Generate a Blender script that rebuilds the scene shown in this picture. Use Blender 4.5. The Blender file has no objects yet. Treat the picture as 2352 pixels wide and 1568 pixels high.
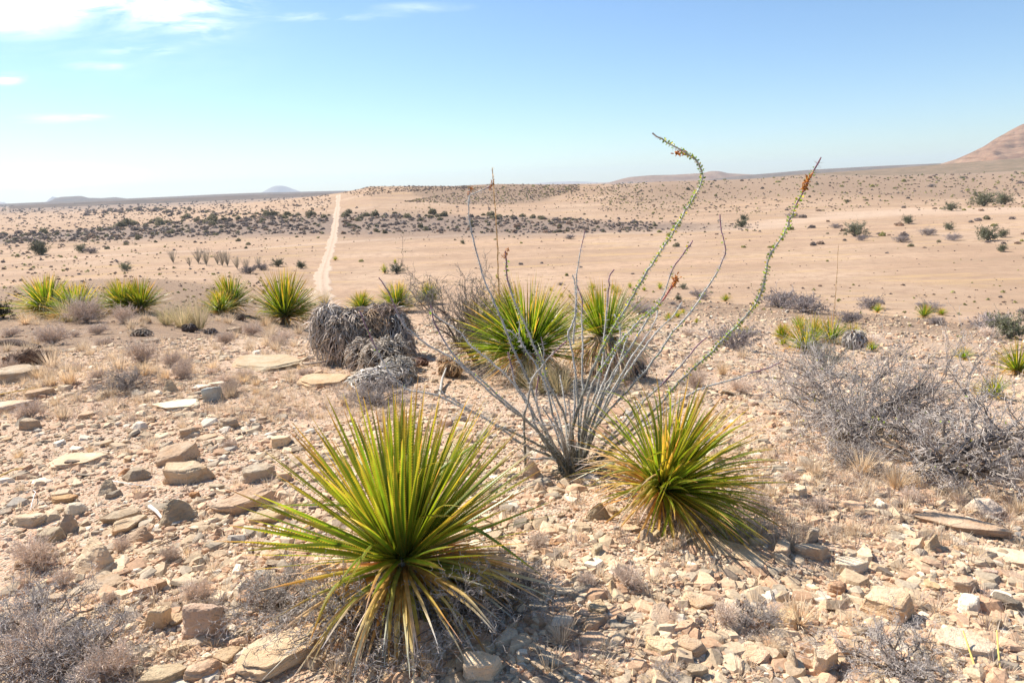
import bpy, bmesh, math, random
import numpy as np
from mathutils import Vector, Matrix
R = math.radians
# ---------------------------------------------------------------- camera, sky, sun, exposure
SC = bpy.context.scene
COL = SC.collection
CAM_H = 1.6
PITCH, ROLL = R(12.9), R(2.04)
F = 1568.0                                   # focal length in units of a 2352 x 1568 picture (24 mm on 36 mm)
fwd = np.array([0, math.cos(PITCH), -math.sin(PITCH)])
r0 = np.array([1.0, 0, 0]); u0 = np.array([0, math.sin(PITCH), math.cos(PITCH)])
right = r0*math.cos(ROLL) - u0*math.sin(ROLL)
up = u0*math.cos(ROLL) + r0*math.sin(ROLL)
cam_d = bpy.data.cameras.new('camera'); cam = bpy.data.objects.new('camera', cam_d); COL.objects.link(cam)
cam_d.sensor_width = 36; cam_d.lens = 24; cam_d.clip_start = 0.05; cam_d.clip_end = 80000
M = Matrix((tuple(right), tuple(up), tuple(-fwd))).transposed().to_4x4()
M.translation = Vector((0, 0, CAM_H)); cam.matrix_world = M
SC.camera = cam
SC.view_settings.view_transform = 'Standard'; SC.view_settings.look = 'None'
SC.view_settings.exposure = 0.80; SC.view_settings.gamma = 1.0
SC.render.engine = 'CYCLES'
SC.cycles.max_bounces = 6; SC.cycles.diffuse_bounces = 3; SC.cycles.glossy_bounces = 2
SC.cycles.transmission_bounces = 3; SC.cycles.volume_bounces = 0; SC.cycles.transparent_max_bounces = 4
SUN_AZ, SUN_EL = -52.0, 47.0                  # degrees, azimuth from +Y towards +X
sv = Vector((math.sin(R(SUN_AZ))*math.cos(R(SUN_EL)), math.cos(R(SUN_AZ))*math.cos(R(SUN_EL)), math.sin(R(SUN_EL))))
sl = bpy.data.lights.new('sun', 'SUN'); sl.energy = 5.0; sl.angle = R(0.53); sl.color = (1, 0.935, 0.84)
so = bpy.data.objects.new('sun', sl); COL.objects.link(so)
so.rotation_euler = sv.to_track_quat('Z', 'Y').to_euler()
W = bpy.data.worlds.new('World'); SC.world = W; W.use_nodes = True
wn, wl = W.node_tree.nodes, W.node_tree.links
wn.clear()
def node(nt, t, **kw):
    n = nt.nodes.new(t)
    for k, v in kw.items(): setattr(n, k, v)
    return n
NTW = W.node_tree
wout = node(NTW, 'ShaderNodeOutputWorld'); bg = node(NTW, 'ShaderNodeBackground'); bg.inputs['Strength'].default_value = 0.086
sky = node(NTW, 'ShaderNodeTexSky', sky_type='NISHITA', sun_disc=False)
sky.sun_elevation = R(SUN_EL); sky.sun_rotation = R(SUN_AZ)
sky.altitude = 1300; sky.air_density = 1.15; sky.dust_density = 0.7; sky.ozone_density = 2.2
# thin cirrus, laid out by direction in the sky: u = x/y, v = z/y
tc = node(NTW, 'ShaderNodeTexCoord'); sx = node(NTW, 'ShaderNodeSeparateXYZ'); wl.new(tc.outputs['Generated'], sx.inputs[0])
def wmath(op, a, b=None, clamp=False):
    n = node(NTW, 'ShaderNodeMath', operation=op, use_clamp=clamp)
    for i, v in enumerate((a, b)):
        if v is None: continue
        if isinstance(v, (int, float)): n.inputs[i].default_value = v
        else: wl.new(v, n.inputs[i])
    return n.outputs[0]
yy = wmath('MAXIMUM', sx.outputs['Y'], 0.02)
uu = wmath('DIVIDE', sx.outputs['X'], yy); vv = wmath('DIVIDE', sx.outputs['Z'], yy)
cmb = node(NTW, 'ShaderNodeCombineXYZ'); wl.new(uu, cmb.inputs[0]); wl.new(vv, cmb.inputs[1])
mp = node(NTW, 'ShaderNodeMapping'); wl.new(cmb.outputs[0], mp.inputs['Vector'])
mp.inputs['Rotation'].default_value = (0, 0, R(10)); mp.inputs['Scale'].default_value = (2.2, 14, 1)
n1 = node(NTW, 'ShaderNodeTexNoise'); n1.inputs['Scale'].default_value = 1.6; n1.inputs['Detail'].default_value = 7; n1.inputs['Roughness'].default_value = 0.62
n1.inputs['Distortion'].default_value = 0.4
wl.new(mp.outputs[0], n1.inputs['Vector'])
n2_ = node(NTW, 'ShaderNodeTexNoise'); n2_.inputs['Scale'].default_value = 7; n2_.inputs['Detail'].default_value = 6; n2_.inputs['Roughness'].default_value = 0.6; n2_.inputs['Distortion'].default_value = 1.2
mp2 = node(NTW, 'ShaderNodeMapping'); wl.new(cmb.outputs[0], mp2.inputs['Vector']); mp2.inputs['Rotation'].default_value = (0, 0, R(14)); mp2.inputs['Scale'].default_value = (1.3, 5, 1)
wl.new(mp2.outputs[0], n2_.inputs['Vector'])
nsum = wmath('ADD', n1.outputs[0], wmath('MULTIPLY', wmath('SUBTRACT', n2_.outputs[0], 0.5), 0.6))
def sky_uv(px, py):
    d = fwd + right*((px-1176)/F) + up*((784-py)/F)
    return d[0]/d[1], d[2]/d[1]
CL = [(50, 12, 135, 52, 1.1, 0.36), (200, -40, 70, 50, .9, 0.40), (400, 15, 150, 42, 1.0, 0.50), (330, 116, 70, 12, 0.6, 0.58), (225, 152, 60, 8, 0.65, 0.52), (470, 60, 70, 26, .5, .6),
      (15, 178, 34, 13, 1.0, 0.45), (120, 272, 80, 9, 0.5, 0.55), (215, 270, 36, 6, 0.6, 0.52), (90, 415, 200, 30, 0.35, 0.4), (760, 38, 120, 9, 0.45, 0.5),
      (960, 18, 90, 9, 0.35, 0.5), (300, 60, 260, 110, 0.12, 0.5)]
tot = None
for (px, py, wx, wy, amp, soft) in CL:
    cu, cv = sky_uv(px, py)
    sub = node(NTW, 'ShaderNodeVectorMath', operation='SUBTRACT'); wl.new(cmb.outputs[0], sub.inputs[0]); sub.inputs[1].default_value = (cu, cv, 0)
    mm = node(NTW, 'ShaderNodeMapping', vector_type='TEXTURE'); wl.new(sub.outputs[0], mm.inputs['Vector'])
    mm.inputs['Rotation'].default_value = (0, 0, R(-1)); mm.inputs['Scale'].default_value = (wx/F*1.1, wy/F*1.1, 1)
    ln = node(NTW, 'ShaderNodeVectorMath', operation='LENGTH'); wl.new(mm.outputs[0], ln.inputs[0])
    e = wmath('MULTIPLY', wmath('POWER', wmath('SUBTRACT', 1.0, wmath('MULTIPLY', ln.outputs['Value'], .72), True), 1.3), amp*1.5)
    m = wmath('MULTIPLY', e, wmath('MULTIPLY', wmath('SUBTRACT', nsum, soft*0.78), 2.8, True))
    tot = m if tot is None else wmath('ADD', tot, m)
tot = wmath('MULTIPLY', tot, 1.0, True)
mixc = node(NTW, 'ShaderNodeMix', data_type='RGBA'); wl.new(tot, mixc.inputs['Factor'])
tint = node(NTW, 'ShaderNodeMix', data_type='RGBA', blend_type='MULTIPLY'); tint.inputs['Factor'].default_value = 1; tint.inputs['B'].default_value = (.85, .97, 1.08, 1)
wl.new(sky.outputs[0], tint.inputs['A']); wl.new(tint.outputs['Result'], mixc.inputs['A']); mixc.inputs['B'].default_value = (14, 14.2, 14.6, 1)
wl.new(mixc.outputs['Result'], bg.inputs[0]); wl.new(bg.outputs[0], wout.inputs[0])

# ---------------------------------------------------------------- helpers
rng = np.random.default_rng(7)
def ihash(ix, iy, s):
    h = (ix.astype(np.int64)*374761393 + iy.astype(np.int64)*668265263 + s*1442695041) & 0xffffffff
    h = ((h ^ (h >> 13))*1274126177) & 0xffffffff
    h = (h ^ (h >> 16)) & 0xffff
    return h/65535.0
def vnoise(x, y, s=0):
    x = np.asarray(x, float); y = np.asarray(y, float)
    ix = np.floor(x); iy = np.floor(y); fx = x-ix; fy = y-iy
    fx = fx*fx*(3-2*fx); fy = fy*fy*(3-2*fy)
    a = ihash(ix, iy, s); b = ihash(ix+1, iy, s); c = ihash(ix, iy+1, s); d = ihash(ix+1, iy+1, s)
    return (a*(1-fx)+b*fx)*(1-fy) + (c*(1-fx)+d*fx)*fy - 0.5
# terrain: eye-centred survey table, height by azimuth (degrees) and distance (m)
T_AZ = [-39, -27.8, -20.2, -13.5, -2.8, 8.1, 21.7, 37]
T_R = [0, 3, 6, 10, 14, 20, 30, 45, 60, 90, 130, 170, 230, 320, 450, 600, 750, 900, 1150, 1500, 2500, 6000, 30000]
T_Z = [
 [0, 0, -.25, -.5, -.9, -1.9, -3.9, -6.0, -7.2, -8.2, -10.5, -15, -21, -22, -22, -22, -22, -22, -22, -22, -22, -22, -22],
 [0, 0, -.25, -.5, -.9, -2.1, -4.2, -6.4, -7.5, -8.4, -10.5, -15, -21, -22, -22, -21.5, -21, -20, -20, -21, -22, -22, -22],
 [0, 0, -.25, -.55, -1.1, -2.4, -5.0, -8.0, -10.0, -13.0, -17, -20, -22, -22, -21, -18, -14.5, -10.5, -12, -18, -22, -22, -22],
 [0, 0, -.25, -.6, -1.3, -2.6, -5.2, -8.6, -11.5, -17, -20.8, -22, -22.3, -22, -19, -13, -7.0, -1.7, -1.0, -6, -16, -20, -20],
 [0, 0, -.25, -.6, -1.15, -2.0, -4.0, -7.0, -10, -16.5, -20.8, -22, -22.3, -21.8, -19, -13, -5.5, 2.0, 3.4, -6, -16, -20, -20],
 [0, 0, -.28, -.75, -1.45, -2.5, -4.1, -6.0, -7.8, -14.0, -20.2, -21.8, -22, -22, -20, -13.5, -6.0, 0.5, 4.5, 2.5, -10, -18, -18],
 [0, 0, -.4, -1.1, -1.9, -2.9, -4.4, -6.2, -9.0, -15.5, -20, -21.5, -22, -21.5, -19.5, -14.5, -9.0, -4.0, 1.2, 1.0, -8, -16, -16],
 [0, 0, -.5, -1.35, -2.1, -3.1, -4.5, -6.6, -10, -16.5, -20, -21.0, -21.5, -21.0, -18.5, -14.0, -9.5, -5.5, 1.2, 2.0, 6, 6, 5]]
T_Z = np.array(T_Z); LR = np.log(np.array(T_R)+4.0)
GA = np.arange(-180, 181, 1.0); GL = np.linspace(LR[0], LR[-1], 700)
azk = np.array([-180.] + [-75.] + T_AZ + [75., 180.]); mean = T_Z.mean(0)
TZ = np.vstack([mean, T_Z[0], T_Z, T_Z[-1], mean])
cols = np.array([np.interp(GL, LR, row) for row in TZ])
GRID = np.array([np.interp(GA, azk, cols[:, j]) for j in range(len(GL))]).T      # az x r
def smooth(a, s, axis):
    k = np.exp(-0.5*(np.arange(-3*s, 3*s+1)/s)**2); k /= k.sum()
    pad = [(0, 0), (0, 0)]; pad[axis] = (3*s, 3*s)
    return np.apply_along_axis(lambda v: np.convolve(v, k, 'valid'), axis, np.pad(a, pad, mode='edge'))
GRID = smooth(smooth(GRID, 3, 0), 7, 1)
KN = (lambda a, r: (math.sin(R(a))*r, math.cos(R(a))*r))(1.2, 760)                 # brush-covered knoll
def height(x, y):
    x = np.asarray(x, float); y = np.asarray(y, float)
    r = np.hypot(x, y); az = np.degrees(np.arctan2(x, y))
    fa = np.clip(az+180, 0, 359.999); ia = fa.astype(int); ta = fa-ia
    fl = np.clip((np.log(r+4.0)-GL[0])/(GL[1]-GL[0]), 0, len(GL)-1.001); il = fl.astype(int); tl = fl-il
    z = (GRID[ia, il]*(1-tl)+GRID[ia, il+1]*tl)*(1-ta) + (GRID[ia+1, il]*(1-tl)+GRID[ia+1, il+1]*tl)*ta
    z = z+np.interp(az, [-15, -13.6, -11, -7.6, -4, -.5, 3, 6.6, 10, 12, 18.5, 23.4, 27.5, 30, 34, 36.5, 45], [0, 1.3, 6, 2, -3, -3.5, -6, -6, -6.5, -4.5, -5, -1.5, -6, -9, -12, -10, -8])*np.clip((r-420)/380, 0, 1)*np.clip((6000-r)/4000, 0, 1)
    near = 1/(1+(r/18)**4)
    z = z + near*(0.10*vnoise(x/1.3, y/1.3, 1) + 0.05*vnoise(x/.5, y/.5, 2) + .028*vnoise(x/.17, y/.17, 3)/(1+(r/9)**3) + .013*vnoise(x/.06, y/.06, 4)/(1+(r/5)**4))
    z = z + (1-near)*0.25*vnoise(x/9, y/9, 5)*np.clip((160-r)/60, 0, 1)
    mid = np.clip((r-300)/400, 0, 1)*np.clip(1-(r-1500)/3000, 0, 1)
    z = z + mid*(1.3*vnoise(x/120, y/120, 6)+0.5*vnoise(x/40, y/40, 7))
    kx = (x-KN[0])/190; ky = (y-KN[1])/75
    z = z + 11.5*np.exp(-(kx*kx+ky*ky)*1.1)*np.clip((r-300)/200, 0, 1)
    return z
def ray(px, py):
    d = fwd + right*((px-1176)/F) + up*((784-py)/F)
    return d/np.linalg.norm(d)
TT = np.geomspace(1.2, 9000, 2600)
CAMP = np.array([0, 0, CAM_H])
def ground_at(px, py):
    """where the line of sight through a picture point first meets the ground: (x, y, z), distance"""
    d = ray(px, py); P = CAMP + TT[:, None]*d
    dz = P[:, 2]-height(P[:, 0], P[:, 1]); i = np.argmax(dz < 0)
    if dz[i] >= 0: return None, None
    a, b = TT[max(i-1, 0)], TT[i]
    for _ in range(14):
        m = (a+b)/2; p = CAMP+m*d
        if p[2] < float(height(p[0], p[1])): b = m
        else: a = m
    p = CAMP+b*d; return p, b
def grounds(pxs, pys):
    out = []
    for a, b in zip(pxs, pys):
        p, t = ground_at(a, b)
        if p is not None: out.append((p[0], p[1], p[2], t, a, b))
    return np.array(out)
def grounds_fast(pts):
    pts = np.array(pts, float); out = np.full((len(pts), 4), np.nan); T_ = np.geomspace(1.2, 9000, 1500)
    for i in range(0, len(pts), 150):
        q = pts[i:i+150]; d = fwd + right*((q[:, :1]-1176)/F) + up*((784-q[:, 1:])/F); d /= np.linalg.norm(d, axis=1, keepdims=True)
        P = CAMP+T_[None, :, None]*d[:, None, :]; dz = P[..., 2]-height(P[..., 0], P[..., 1]); k = np.argmax(dz < 0, 1); ok = (dz < 0).any(1) & (k > 0)
        r_ = np.arange(len(q)); k = np.maximum(k, 1); a = dz[r_, k-1]; b_ = dz[r_, k]; f = a/np.where(a-b_ == 0, 1, a-b_); t = T_[k-1]+(T_[k]-T_[k-1])*f
        p = CAMP+t[:, None]*d; p[:, 2] = height(p[:, 0], p[:, 1]); out[i:i+150][ok] = np.hstack([p, t[:, None]])[ok]
    return out
def at_depth(px, py, dep):
    d = fwd + right*((px-1176)/F) + up*((784-py)/F)
    return CAMP + d*dep
def project(p):
    q = np.asarray(p)-CAMP; z = q@fwd
    return 1176+F*(q@right)/z, 784-F*(q@up)/z, z

def build_mesh(name, V, quads=None, tris=None, mat=None, col=None, smooth_=False):
    me = bpy.data.meshes.new(name)
    V = np.asarray(V, np.float32).reshape(-1, 3)
    nq = 0 if quads is None else len(quads); nt_ = 0 if tris is None else len(tris)
    loops = []; 
    if nq: loops.append(np.asarray(quads, np.int32).ravel())
    if nt_: loops.append(np.asarray(tris, np.int32).ravel())
    loops = np.concatenate(loops)
    me.vertices.add(len(V)); me.vertices.foreach_set('co', V.ravel())
    me.loops.add(len(loops)); me.loops.foreach_set('vertex_index', loops)
    me.polygons.add(nq+nt_)
    tot_ = np.concatenate([np.full(nq, 4, np.int32), np.full(nt_, 3, np.int32)])
    st = np.concatenate([[0], np.cumsum(tot_)[:-1]]).astype(np.int32)
    me.polygons.foreach_set('loop_start', st)
    me.polygons.foreach_set('use_smooth', np.full(nq+nt_, smooth_))
    me.update(calc_edges=True)
    if col is not None:
        c = np.asarray(col, np.float32)
        if c.shape[1] == 3: c = np.hstack([c, np.ones((len(c), 1), np.float32)])
        a = me.color_attributes.new('Col', 'FLOAT_COLOR', 'POINT'); a.data.foreach_set('color', c.ravel())
    if mat: me.materials.append(mat)
    return me
class MB:
    """collects pieces into one mesh"""
    def __init__(s): s.V = []; s.Q = []; s.T = []; s.C = []; s.n = 0
    def add(s, V, quads=None, tris=None, col=(1, 1, 1)):
        V = np.asarray(V).reshape(-1, 3); s.V.append(V)
        if quads is not None and len(quads): s.Q.append(np.asarray(quads).reshape(-1, 4)+s.n)
        if tris is not None and len(tris): s.T.append(np.asarray(tris).reshape(-1, 3)+s.n)
        c = np.asarray(col, float); 
        s.C.append(np.broadcast_to(c, (len(V), 3)) if c.ndim == 1 else c); s.n += len(V)
    def mesh(s, name, mat, smooth_=False):
        return build_mesh(name, np.vstack(s.V), np.vstack(s.Q) if s.Q else None, np.vstack(s.T) if s.T else None, mat, np.vstack(s.C), smooth_)
def link(name, me, parent=None, loc=None):
    o = bpy.data.objects.new(name, me); COL.objects.link(o)
    if parent is not None: o.parent = parent
    if loc is not None: o.location = tuple(loc)
    return o
def tag(o, label, cat, group=None):
    o['label'] = label; o['category'] = cat
    if group: o['group'] = group
    return o
def empty(name, loc, rz=0, s=1.0):
    o = bpy.data.objects.new(name, None); COL.objects.link(o); o.location = tuple(loc); o.rotation_euler = (0, 0, rz); o.scale = (s, s, s)
    o.empty_display_size = .1
    return o
def copy_thing(src, loc, rz=0, s=None):
    c = src.copy(); COL.objects.link(c); c.location = tuple(loc); c.rotation_euler = (0, 0, rz)
    if s is not None: c.scale = (s, s, s) if np.isscalar(s) else tuple(s)
    for ch in list(src.children):
        k = ch.copy(); COL.objects.link(k); k.parent = c
        for g in list(ch.children):
            q = g.copy(); COL.objects.link(q); q.parent = k
    return c

def tubes(P, rad, k=3):
    """P (N,m,3), rad (N,m): N tapering tubes"""
    N, m, _ = P.shape
    t = np.gradient(P, axis=1); t /= np.linalg.norm(t, axis=2, keepdims=True)+1e-9
    ref = np.tile(np.array([0.31, 0.87, 0.38]), (N, 1)); bad = np.abs((t[:, 0]*ref).sum(1)) > .9; ref[bad] = (1, 0, 0)
    a = np.cross(t, ref[:, None, :]); a /= np.linalg.norm(a, axis=2, keepdims=True)+1e-9
    b = np.cross(t, a)
    th = np.arange(k)*2*math.pi/k
    V = P[:, :, None, :] + rad[:, :, None, None]*(a[:, :, None, :]*np.cos(th)[None, None, :, None] + b[:, :, None, :]*np.sin(th)[None, None, :, None])
    idx = np.arange(N*m*k).reshape(N, m, k)
    q = np.stack([idx[:, :-1, :], np.roll(idx, -1, 2)[:, :-1, :], np.roll(idx, -1, 2)[:, 1:, :], idx[:, 1:, :]], -1).reshape(-1, 4)
    return V.reshape(-1, 3), q
def unit(v): return v/(np.linalg.norm(v, axis=-1, keepdims=True)+1e-9)
def blades(rg, N, L, w, el, az, droop, m=9, base_r=.02, base_z=.0, fold=.35, kink=0.0, taper=1.0, wob=.03, bz_jit=.02):
    """long strap leaves; el, az, droop, L, w arrays in radians/m. returns V (N,m,3across), quads, t, id"""
    L = np.broadcast_to(L, N); w = np.broadcast_to(w, N); droop = np.broadcast_to(droop, N)
    t = np.linspace(0, 1, m)
    e = el[:, None] - droop[:, None]*(t[None, :]**1.6)
    if np.any(kink): e = e - np.broadcast_to(kink, N)[:, None]*(1/(1+np.exp(-(t[None, :]-rg.uniform(.35, .75, N)[:, None])*22)))
    e = np.maximum(e, -1.45)
    a = az[:, None] + wob*np.cumsum(rg.normal(0, 1, (N, m)), 1)*0.35
    d = np.stack([np.cos(e)*np.cos(a), np.cos(e)*np.sin(a), np.sin(e)], -1)
    step = (L/(m-1))[:, None, None]*d
    P = np.cumsum(step, 1) - step
    P[:, :, 0] += base_r*np.cos(az)[:, None]; P[:, :, 1] += base_r*np.sin(az)[:, None]
    P[:, :, 2] += base_z + rg.uniform(-bz_jit, bz_jit, N)[:, None]
    side = np.stack([-np.sin(a), np.cos(a), np.zeros_like(a)], -1)
    nrm = np.cross(d, side)*-1
    tw = rg.normal(0, .45, N)[:, None] + rg.normal(0, .35, N)[:, None]*t[None, :]
    s2 = side*np.cos(tw)[..., None] + nrm*np.sin(tw)[..., None]; n2 = -side*np.sin(tw)[..., None] + nrm*np.cos(tw)[..., None]
    prof = np.minimum(1, .75+t*1.2)*(1-t**2.2*taper)**.9*np.where(t < .08, 1.5, 1)
    hw = (w[:, None]*prof[None, :])[..., None]*.5
    V = np.stack([P - s2*hw + n2*hw*fold, P, P + s2*hw + n2*hw*fold], 2)
    idx = np.arange(N*m*3).reshape(N, m, 3)
    q = np.concatenate([np.stack([idx[:, :-1, j], idx[:, :-1, j+1], idx[:, 1:, j+1], idx[:, 1:, j]], -1).reshape(-1, 4) for j in (0, 1)])
    return V, q, np.repeat(t[None, :], N, 0), P, d
def ramp(t, stops):
    ts = [s[0] for s in stops]; c = np.array([s[1] for s in stops])
    return np.stack([np.interp(t, ts, c[:, i]) for i in range(3)], -1)

# ---------------------------------------------------------------- materials
def new_mat(name):
    m = bpy.data.materials.new(name); m.use_nodes = True; nt = m.node_tree; nt.nodes.clear()
    out = node(nt, 'ShaderNodeOutputMaterial'); b = node(nt, 'ShaderNodeBsdfPrincipled'); nt.links.new(b.outputs[0], out.inputs[0])
    b.inputs['Specular IOR Level'].default_value = .2
    return m, nt, b, out
def mixrgb(nt, f, a, b, mode='MIX'):
    n = node(nt, 'ShaderNodeMix', data_type='RGBA', blend_type=mode)
    for k, v in (('Factor', f), ('A', a), ('B', b)):
        if isinstance(v, (int, float)): n.inputs[k].default_value = v
        elif isinstance(v, tuple): n.inputs[k].default_value = (*v, 1)
        else: nt.links.new(v, n.inputs[k])
    return n.outputs['Result']
def noise(nt, vec, scale, detail=4, rough=.55, dist=0):
    n = node(nt, 'ShaderNodeTexNoise'); n.inputs['Scale'].default_value = scale; n.inputs['Detail'].default_value = detail
    n.inputs['Roughness'].default_value = rough; n.inputs['Distortion'].default_value = dist
    nt.links.new(vec, n.inputs['Vector']); return n.outputs[0]
def rng_map(nt, v, a, b, c=0, d=1):
    n = node(nt, 'ShaderNodeMapRange'); nt.links.new(v, n.inputs[0])
    for i, x in enumerate((a, b, c, d)): n.inputs[i+1].default_value = x
    return n.outputs[0]
def mapping(nt, vec, scale=(1, 1, 1), rot=(0, 0, 0)):
    n = node(nt, 'ShaderNodeMapping'); nt.links.new(vec, n.inputs['Vector']); n.inputs['Scale'].default_value = scale; n.inputs['Rotation'].default_value = rot
    return n.outputs[0]
def bump(nt, b, h, strength, dist):
    n = node(nt, 'ShaderNodeBump'); n.inputs['Strength'].default_value = strength; n.inputs['Distance'].default_value = dist
    nt.links.new(h, n.inputs['Height']); nt.links.new(n.outputs[0], b.inputs['Normal']); return n
def attr_mat(name, rough=.7, transl=0.0, nscale=30, var=.25, spec=.2, tt=(1.15, 1.1, 1.0)):
    m, nt, b, out = new_mat(name)
    a = node(nt, 'ShaderNodeAttribute', attribute_name='Col'); tcn = node(nt, 'ShaderNodeTexCoord')
    nz = noise(nt, tcn.outputs['Object'], nscale, 3)
    oi = node(nt, 'ShaderNodeObjectInfo')
    f = rng_map(nt, nz, .3, .7, 1-var, 1+var)
    c = mixrgb(nt, 1.0, a.outputs['Color'], f, 'MULTIPLY')
    c = mixrgb(nt, 1.0, c, oi.outputs['Color'], 'MULTIPLY')
    nt.links.new(c, b.inputs['Base Color']); b.inputs['Roughness'].default_value = rough; b.inputs['Specular IOR Level'].default_value = spec
    if transl:
        tr = node(nt, 'ShaderNodeBsdfTranslucent'); nt.links.new(mixrgb(nt, 1.0, c, tt, 'MULTIPLY'), tr.inputs['Color'])
        mx = node(nt, 'ShaderNodeMixShader'); mx.inputs[0].default_value = transl
        nt.links.new(b.outputs[0], mx.inputs[1]); nt.links.new(tr.outputs[0], mx.inputs[2]); nt.links.new(mx.outputs[0], out.inputs[0])
    return m
M_LEAF = attr_mat('strap_leaf', .36, .50, 18, .25, .5, (1.62, 1.42, .5))
M_DRYLEAF = attr_mat('dry_leaf', .75, .4, 30, .3)
M_TWIG = attr_mat('twig_bark', .8, 0, 40, .25)
M_GRASS = attr_mat('dry_grass', .7, .3, 20, .2)
M_BUSH = attr_mat('bush_leaf', .7, .2, 6, .3)
M_STEM = attr_mat('ocotillo_bark', .75, 0, 60, .35)
M_THATCH = attr_mat('thatch', .7, .05, 50, .35)
# rock: object colour x grain, strata, stains
def rock_mat():
    m, nt, b, out = new_mat('limestone')
    tcn = node(nt, 'ShaderNodeTexCoord'); oi = node(nt, 'ShaderNodeObjectInfo')
    ge = node(nt, 'ShaderNodeNewGeometry')
    va = node(nt, 'ShaderNodeVectorMath', operation='ADD'); nt.links.new(ge.outputs['Position'], va.inputs[0]); nt.links.new(oi.outputs['Random'], va.inputs[1])
    P = va.outputs[0]
    n_a = noise(nt, P, 7, 6, .6); n_b = noise(nt, P, 45, 6, .7); n_c = noise(nt, P, 180, 3, .6)
    c = mixrgb(nt, rng_map(nt, n_a, .38, .66), (1.0, .98, .93), (.86, .72, .58))
    c = mixrgb(nt, rng_map(nt, n_b, .54, .70, 0, .8), c, (.48, .43, .38))
    c = mixrgb(nt, rng_map(nt, noise(nt, P, 3.1, 3), .56, .7, 0, .55), c, (1.05, .80, .62))
    st = noise(nt, mapping(nt, tcn.outputs['Object'], (1.2, 1.2, 16)), 2.0, 5, .7)
    c = mixrgb(nt, rng_map(nt, st, .5, .62, 0, .35), c, (.68, .62, .55))
    c = mixrgb(nt, 1.0, c, oi.outputs['Color'], 'MULTIPLY'); c = mixrgb(nt, 1.0, c, (1.08, 1.01, .92), 'MULTIPLY')
    nt.links.new(c, b.inputs['Base Color']); b.inputs['Roughness'].default_value = .85; b.inputs['Specular IOR Level'].default_value = .15
    ad = node(nt, 'ShaderNodeMath', operation='ADD'); nt.links.new(n_b, ad.inputs[0])
    m2 = node(nt, 'ShaderNodeMath', operation='MULTIPLY'); nt.links.new(n_c, m2.inputs[0]); m2.inputs[1].default_value = .5
    nt.links.new(m2.outputs[0], ad.inputs[1])
    ad2 = node(nt, 'ShaderNodeMath', operation='ADD'); nt.links.new(ad.outputs[0], ad2.inputs[0]); nt.links.new(st, ad2.inputs[1])
    bump(nt, b, ad2.outputs[0], .7, .012)
    return m
M_ROCK = rock_mat()
def gravel_mat():
    m, nt, b, out = new_mat('gravel_stone')
    a = node(nt, 'ShaderNodeAttribute', attribute_name='Col'); ge = node(nt, 'ShaderNodeNewGeometry')
    nz = noise(nt, ge.outputs['Position'], 90, 4, .65)
    c = mixrgb(nt, 1.0, a.outputs['Color'], rng_map(nt, nz, .3, .7, .7, 1.2), 'MULTIPLY')
    nt.links.new(c, b.inputs['Base Color']); b.inputs['Roughness'].default_value = .9
    bump(nt, b, nz, .5, .006)
    return m
M_GRAVEL = gravel_mat()
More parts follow.
